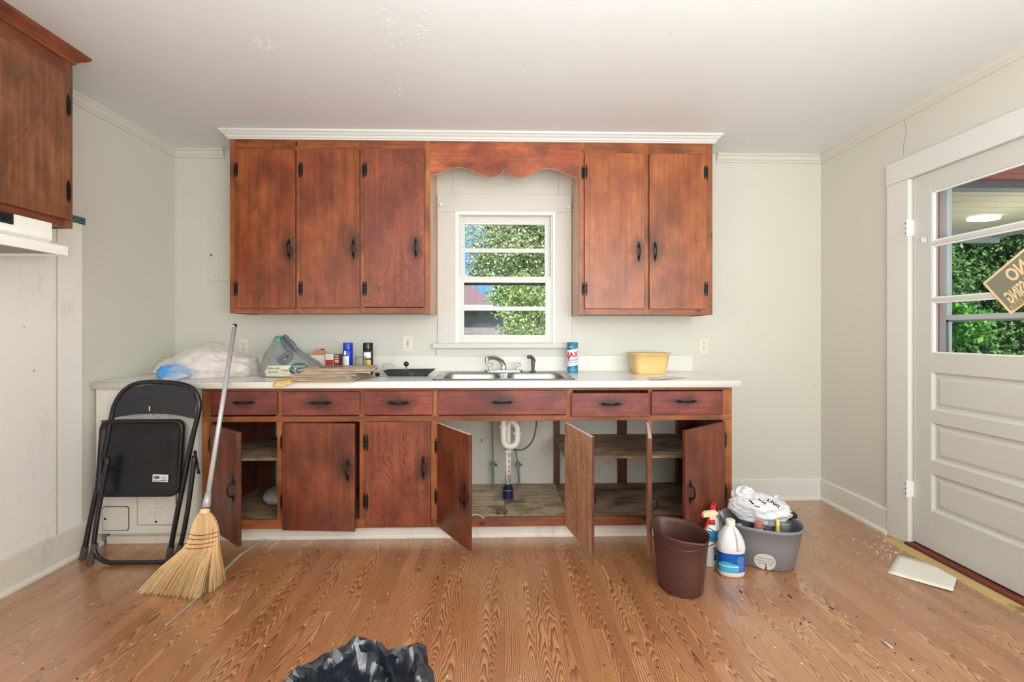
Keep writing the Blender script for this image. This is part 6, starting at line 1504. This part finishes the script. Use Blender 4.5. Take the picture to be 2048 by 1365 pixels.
# ---------------------------------------------------------------- outside, beyond the back window
m_grass = plain('lawn_green', (96, 122, 66), .9, var=.12, nscale=3)
struct(G().box(-60, 60, .13, 90, -.6, -.5).obj('ground', m_grass))
m_leafs = []
def leafmat(name, a, b_, tr=.35):
    k = N(name); at_ = k.add('Attribute', attribute_name='rnd'); c_ = k.mix(at_.outputs['Fac'], lin(a), lin(b_))
    p = k.add('BsdfPrincipled'); k.set(p.inputs['Base Color'], c_); p.inputs['Roughness'].default_value = .45; tl = k.add('BsdfTranslucent'); k.set(tl.inputs[0], c_); m1 = k.add('MixShader'); m1.inputs[0].default_value = tr
    k.set(m1.inputs[1], p.outputs[0]); k.set(m1.inputs[2], tl.outputs[0]); k.t.links.new(m1.outputs[0], k.out.inputs[0]); return k.m
m_lf1 = leafmat('tree_leaves', (120, 140, 104), (222, 228, 180)); m_lf2 = leafmat('hedge_leaves', (50, 84, 50), (140, 176, 106))
def leaves(name, pts, size, m, parent=None, long_=1.6):
    b = bmesh.new(); al = b.verts.layers.float.new('rnd')
    for p in pts:
        ax_ = Vector((random.gauss(0, 1), random.gauss(0, 1), random.gauss(0, 1)-.4)).normalized(); sd_ = ax_.cross(Vector((random.gauss(0, 1), random.gauss(0, 1), random.gauss(0, 1)))).normalized()
        s = size*random.uniform(.6, 1.3); nn = ax_.cross(sd_); p = Vector(p); r_ = random.random()
        q = [p, p+ax_*s*long_*.5+sd_*s*.45, p+ax_*s*long_, p+ax_*s*long_*.5-sd_*s*.45, ]
        q[1] += nn*s*.15; q[3] += nn*s*.15; V_ = [b.verts.new(x) for x in q]
        for x in V_: x[al] = r_
        b.faces.new((V_[0], V_[1], V_[2])); b.faces.new((V_[0], V_[2], V_[3]))
    me = bpy.data.meshes.new(name); b.to_mesh(me); b.free(); me.materials.append(m); o = bpy.data.objects.new(name, me); link(o)
    if parent is not None: o.parent = parent; me.transform(Matrix.Translation(-parent.location))
    return o
def clumps(cs, n_, hollow=.0):
    out = []; tot = sum(c[3]**2 for c in cs)
    for c in cs:
        for _ in range(int(n_*c[3]**2/tot)):
            d = Vector((random.gauss(0, 1), random.gauss(0, 1), random.gauss(0, 1))).normalized()*c[3]*(random.random()**.45); out.append((c[0]+d.x, c[1]+d.y, c[2]+d.z*.85))
    return out
m_bark = plain('tree_bark', (120, 104, 88), .9, var=.1, bump=.5, bscale=14)
def tree(la, x, y, cs, n_, size, m, trunk=(.12, 3), zb_=-.5):
    t = thing('tree', la, 'tree', (x, y, zb_)); g = G(); g.tube(curve([(x, y, zb_), (x+.05, y, zb_+trunk[1]*.5), (x-.05, y, zb_+trunk[1])], 4), [trunk[0]*(1-.06*i) for i in range(9)], 9)
    g.smooth().obj('trunk', m_bark, t)
    top = Vector((x-.05, y, zb_+trunk[1]*.85))
    for c in cs: 
        c_ = Vector(c[:3]); G().tube(curve([top.lerp(Vector((x, y, zb_+trunk[1]*.5)), random.random()), top.lerp(c_, .5)+Vector((0, 0, -.1)), c_+(c_-top)*.3], 4), [.05, .045, .04, .035, .03, .025, .02, .014, .008], 6).obj('branch', m_bark, t)
    leaves('foliage', clumps(cs, n_), size, m, t); return t
# main tree right of centre in the window
cs = []
for u, v, y, r_ in ((985, 470, 4.6, .55), (1040, 455, 4.8, .6), (1080, 480, 4.6, .55), (1020, 500, 4.4, .5), (1065, 525, 4.6, .55), (1000, 535, 4.4, .40), (1050, 560, 4.6, .5), (1085, 590, 4.8, .45), (970, 515, 4.5, .32), (1040, 600, 4.5, .4), (960, 545, 4.6, .28), (1030, 420, 4.8, .7), (1090, 420, 4.8, .7), (1130, 500, 4.8, .7), (1130, 440, 4.9, .8)):
    p = PY(u, v, y); cs.append((p.x, p.y, p.z, r_))
tree('sunlit leafy tree filling the right part of the back window', PY(1060, 600, 4.7).x, 4.7, cs, 26000, .040, m_lf1, (.09, 2.6))
cs = [(PY(u, v, 3.6).x, 3.6, PY(u, v, 3.6).z, r_) for u, v, r_ in ((1035, 640, .22), (1050, 665, .26), (1020, 660, .2), (1060, 625, .2), (1005, 625, .14), (1085, 640, .14), (1040, 690, .3), (1075, 600, .3), (1030, 590, .25), (1090, 660, .22), (1000, 600, .16), (985, 592, .14), (1005, 572, .16), (1050, 575, .3))]
t = thing('young_tree', 'light green young tree low in the back window', 'tree', (PY(1045, 700, 3.6).x, 3.6, -.5)); leaves('foliage', clumps(cs, 3000), .042, leafmat('young_leaves', (120, 150, 84), (206, 220, 150)), t)
for dx in (-.09, .0, .10):
    x = t.location.x; G().tube(curve([(x+dx*.3, 3.6, -.5), (x+dx, 3.6, .5), (x+dx*2.6, 3.6, 1.5)], 5), [.02]*8+[.012]*3, 7).obj('stem', m_bark, t)
# neighbour's house
hyy = 11.0; hz = ZV(612, XU(930, hyy), hyy); hx1 = XU(1000, hyy); hx0 = hx1-14
hs = thing('neighbour_house', 'neighbouring house with a pinkish shingled roof and grey brick wall', 'building', (hx1-4, hyy+4, -.5))
m_shing = N('pink_shingles'); k = m_shing; v = k.objvec(rnd=0); bt = k.add('TexBrick', i_Vector=k.scale(v, (1, 1, 2.6)), i_Scale=6.0); k.set(bt.inputs['Color1'], lin((122, 98, 102))); k.set(bt.inputs['Color2'], lin((112, 88, 94))); k.set(bt.inputs['Mortar'], lin((98, 78, 84))); bt.inputs['Mortar Size'].default_value = .02
m_shing = k.bsdf(bt.outputs['Color'], .9)
k = N('grey_brick_wall'); v = k.objvec(rnd=0); sx_ = k.add('SeparateXYZ', i_Vector=v); cb3 = k.add('CombineXYZ'); k.set(cb3.inputs[0], sx_.outputs[0]); k.set(cb3.inputs[1], sx_.outputs[2]); bt = k.add('TexBrick', i_Vector=cb3.outputs[0], i_Scale=4.0); k.set(bt.inputs['Color1'], lin((140, 128, 134))); k.set(bt.inputs['Color2'], lin((124, 112, 120))); k.set(bt.inputs['Mortar'], lin((178, 170, 172))); bt.inputs['Mortar Size'].default_value = .015
m_gbr = k.bsdf(bt.outputs['Color'], .9)
G().box(hx0, XU(1000, hyy)-.3, hyy+.35, hyy+8, -.5, hz-.05).obj('wall', m_gbr, hs); G().box(XU(1000, hyy)-.3, XU(1000, hyy)+9, hyy+.35, hyy+.6, -.5, hz-.25).obj('garden_wall', m_gbr, hs)
rxe = XU(985, hyy); rh = 2.1
g = G(); A = [(hx0, hyy, hz), (XU(1000, hyy), hyy, hz), (XU(1000, hyy), hyy+8.4, hz), (hx0, hyy+8.4, hz)]; Rg = [(hx0+3, hyy+4.2, hz+rh), (XU(1000, hyy)-2.6, hyy+4.2, hz+rh)]
V_ = [g.b.verts.new(q) for q in A+Rg]
for f in ((0, 1, 5, 4), (1, 2, 5), (2, 3, 4, 5), (3, 0, 4), (3, 2, 1, 0)): g.b.faces.new([V_[i] for i in f])
g.obj('roof', m_shing, hs)
G().box(hx0-.02, XU(1000, hyy)+.02, hyy-.03, hyy+.0, hz-.13, hz+.03).obj('fascia', m_white, hs)
# shrubs in front of that wall
for i, (u, la) in enumerate(((955, 'dark low shrub at the foot of the grey wall, left in the window'), (1085, 'dark low shrub at the foot of the grey wall, right in the window'))):
    y = 8.2; p = PY(u, 668, y); cs = [(p.x+q*.16, y, .60+.2*abs(math.sin(q*2+i)), .30) for q in range(-2, 3)]
    t = thing('shrub', la, 'shrub', (p.x, y, -.5)); leaves('foliage', clumps(cs, 1500), .09, m_lf2, t); G().blob if False else None
    G().tube(curve([(p.x, y, -.5), (p.x+.05, y, 0), (p.x, y, .8)], 3), .03, 6).obj('stem', m_bark, t)

# ---------------------------------------------------------------- outside, beyond the door: porch, hedge
pz_ = 2.44
po = thing('porch', 'pale boarded porch ceiling with a grey beam outside the door', 'porch', (4, -.5, -.1))
x0p, x1p, yA, yB_ = XR+.13, 6.0, -1.9, 2.15
G().box(x0p, x1p, yA, yB_, -.25, -.06).obj('deck', plain('deck_grey', (214, 210, 202), .8), po)
m_soff = paint('porch_soffit', (214, 196, 172), .7, .08, dirt=(176, 162, 136))
yb0 = .60; nb = 8
for i in range(nb):
    ya, yb2 = yb0+(yB_-yb0)*i/nb, yb0+(yB_-yb0)*(i+1)/nb; G().box(x0p, x1p, ya+.004, yb2-.004, pz_, pz_+.03).obj('ceiling_board', m_soff, po)
G().box(x0p, x1p, yA, yB_+.1, pz_+.28, pz_+.36).obj('porch_roof', plain('porch_roof_grey', (110, 100, 96), .9), po)
m_redw = plain('red_painted_boards', (176, 84, 74), .7, dirt=(226, 200, 190), dlo=.62)
for i in range(9): G().box(x0p, x1p, yb0-.12-(i+1)*.16+.004, yb0-.12-i*.16-.004, pz_+.03, pz_+.06).obj('red_ceiling_board', m_redw, po)
G().box(x0p, x1p, yb0-.11, yb0, pz_-.03, pz_+.26).obj('beam', plain('grey_beam', (146, 144, 138), .7), po)
G().box(x0p, x1p, yB_-.04, yB_+.02, pz_-.16, pz_+.28).obj('fascia', plain('porch_fascia', (170, 168, 162), .7), po)
G().box(x1p-.1, x1p, yA, yB_, pz_-.10, pz_+.28).obj('fascia', bpy.data.materials['porch_fascia'], po)
for (x, y) in ((x1p-.12, -1.7),): G().box(x-.05, x+.05, y-.05, y+.05, -.06, pz_).obj('post', m_white, po)
d = FPX*(pz_-.02-HC)/(V0-437.5); lx = (1967-U0)/FPX*d; lp = Vector((lx*cT+d*sT, d*cT-lx*sT-DW, pz_))
k = N('lamp_glow'); m_glow = k.bsdf((1, 1, 1, 1), .4, emit=(1, .99, .96, 1), estr=2.0)
pl_ = thing('porch_lamp', 'glowing white lamp on the porch ceiling seen through the door glass', 'lamp', lp)
G().prism(rrect(lp.x-.15, lp.x+.15, lp.y-.08, lp.y+.08, .07, 6), pz_-.035, pz_-.006, 'z').obj('diffuser', m_glow, pl_, bevel=.008); light('porch_fill_light', 'POINT', (lp.x-.1, lp.y-.5, pz_-.75), (0, 0, 0), 22, (1, .97, .92)).data.shadow_soft_size = .12; G().box(lp.x-.12, lp.x+.12, lp.y-.05, lp.y+.05, pz_-.006, pz_-.0005).obj('mount', m_white, pl_)  # point light added off the lamp to brighten the porch
# hedge
hg = thing('hedge', 'dense dark green hedge beyond the porch', 'hedge', (6, 4.2, -.5))
pts = []
for _ in range(44000):
    x = random.uniform(2.6, 9.5); y = 3.1+.42*ridge((x*.5, 0, 0), 1, 3, 2)*2; z = random.uniform(-.3, 3.9); 
    dd = .9*ridge((x, 2.0, z), .55, 4, 3); pts.append((x, y+.9-dd+random.uniform(-.12, .12)+.15*max(0, z-2.4), z))
leaves('foliage', pts, .06, m_lf2, hg)
G().box(2.4, 9.8, 4.55, 5.0, -.5, 3.7).obj('inner_backing', plain('hedge_inside', (34, 56, 30), 1, var=.1), hg)  # solid dark backing box added to block the view through the leaves
hg2 = thing('bush', 'bright green bush in front of the hedge beyond the porch', 'bush', (5.2, 2.9, -.5))
q = Vector((6.15, 2.9, 1.55)); leaves('foliage', clumps([(q.x, q.y, q.z, .22), (q.x-.25, q.y+.1, q.z-.15, .25), (q.x+.3, q.y+.1, q.z-.3, .35), (q.x, q.y, .3, .4), (q.x+.1, q.y, -.1, .4)], 1500), .07, leafmat('bush_leaves', (60, 120, 50), (130, 190, 80)), hg2); hg2.location = (5.2, 2.9, -.5)
G().tube([(q.x, q.y, -.5), (q.x, q.y, .9)], .03, 6).obj('stem', m_bark, hg2)
cs = [(x, 6.2, 4.2+.4*math.sin(x*2), 1.0) for x in (3, 4.2, 5.4, 6.6, 7.8, 9)]
tree('tall tree rising behind the hedge beyond the porch', 6, 6.2, cs, 3500, .12, m_lf2, (.15, 4.0))
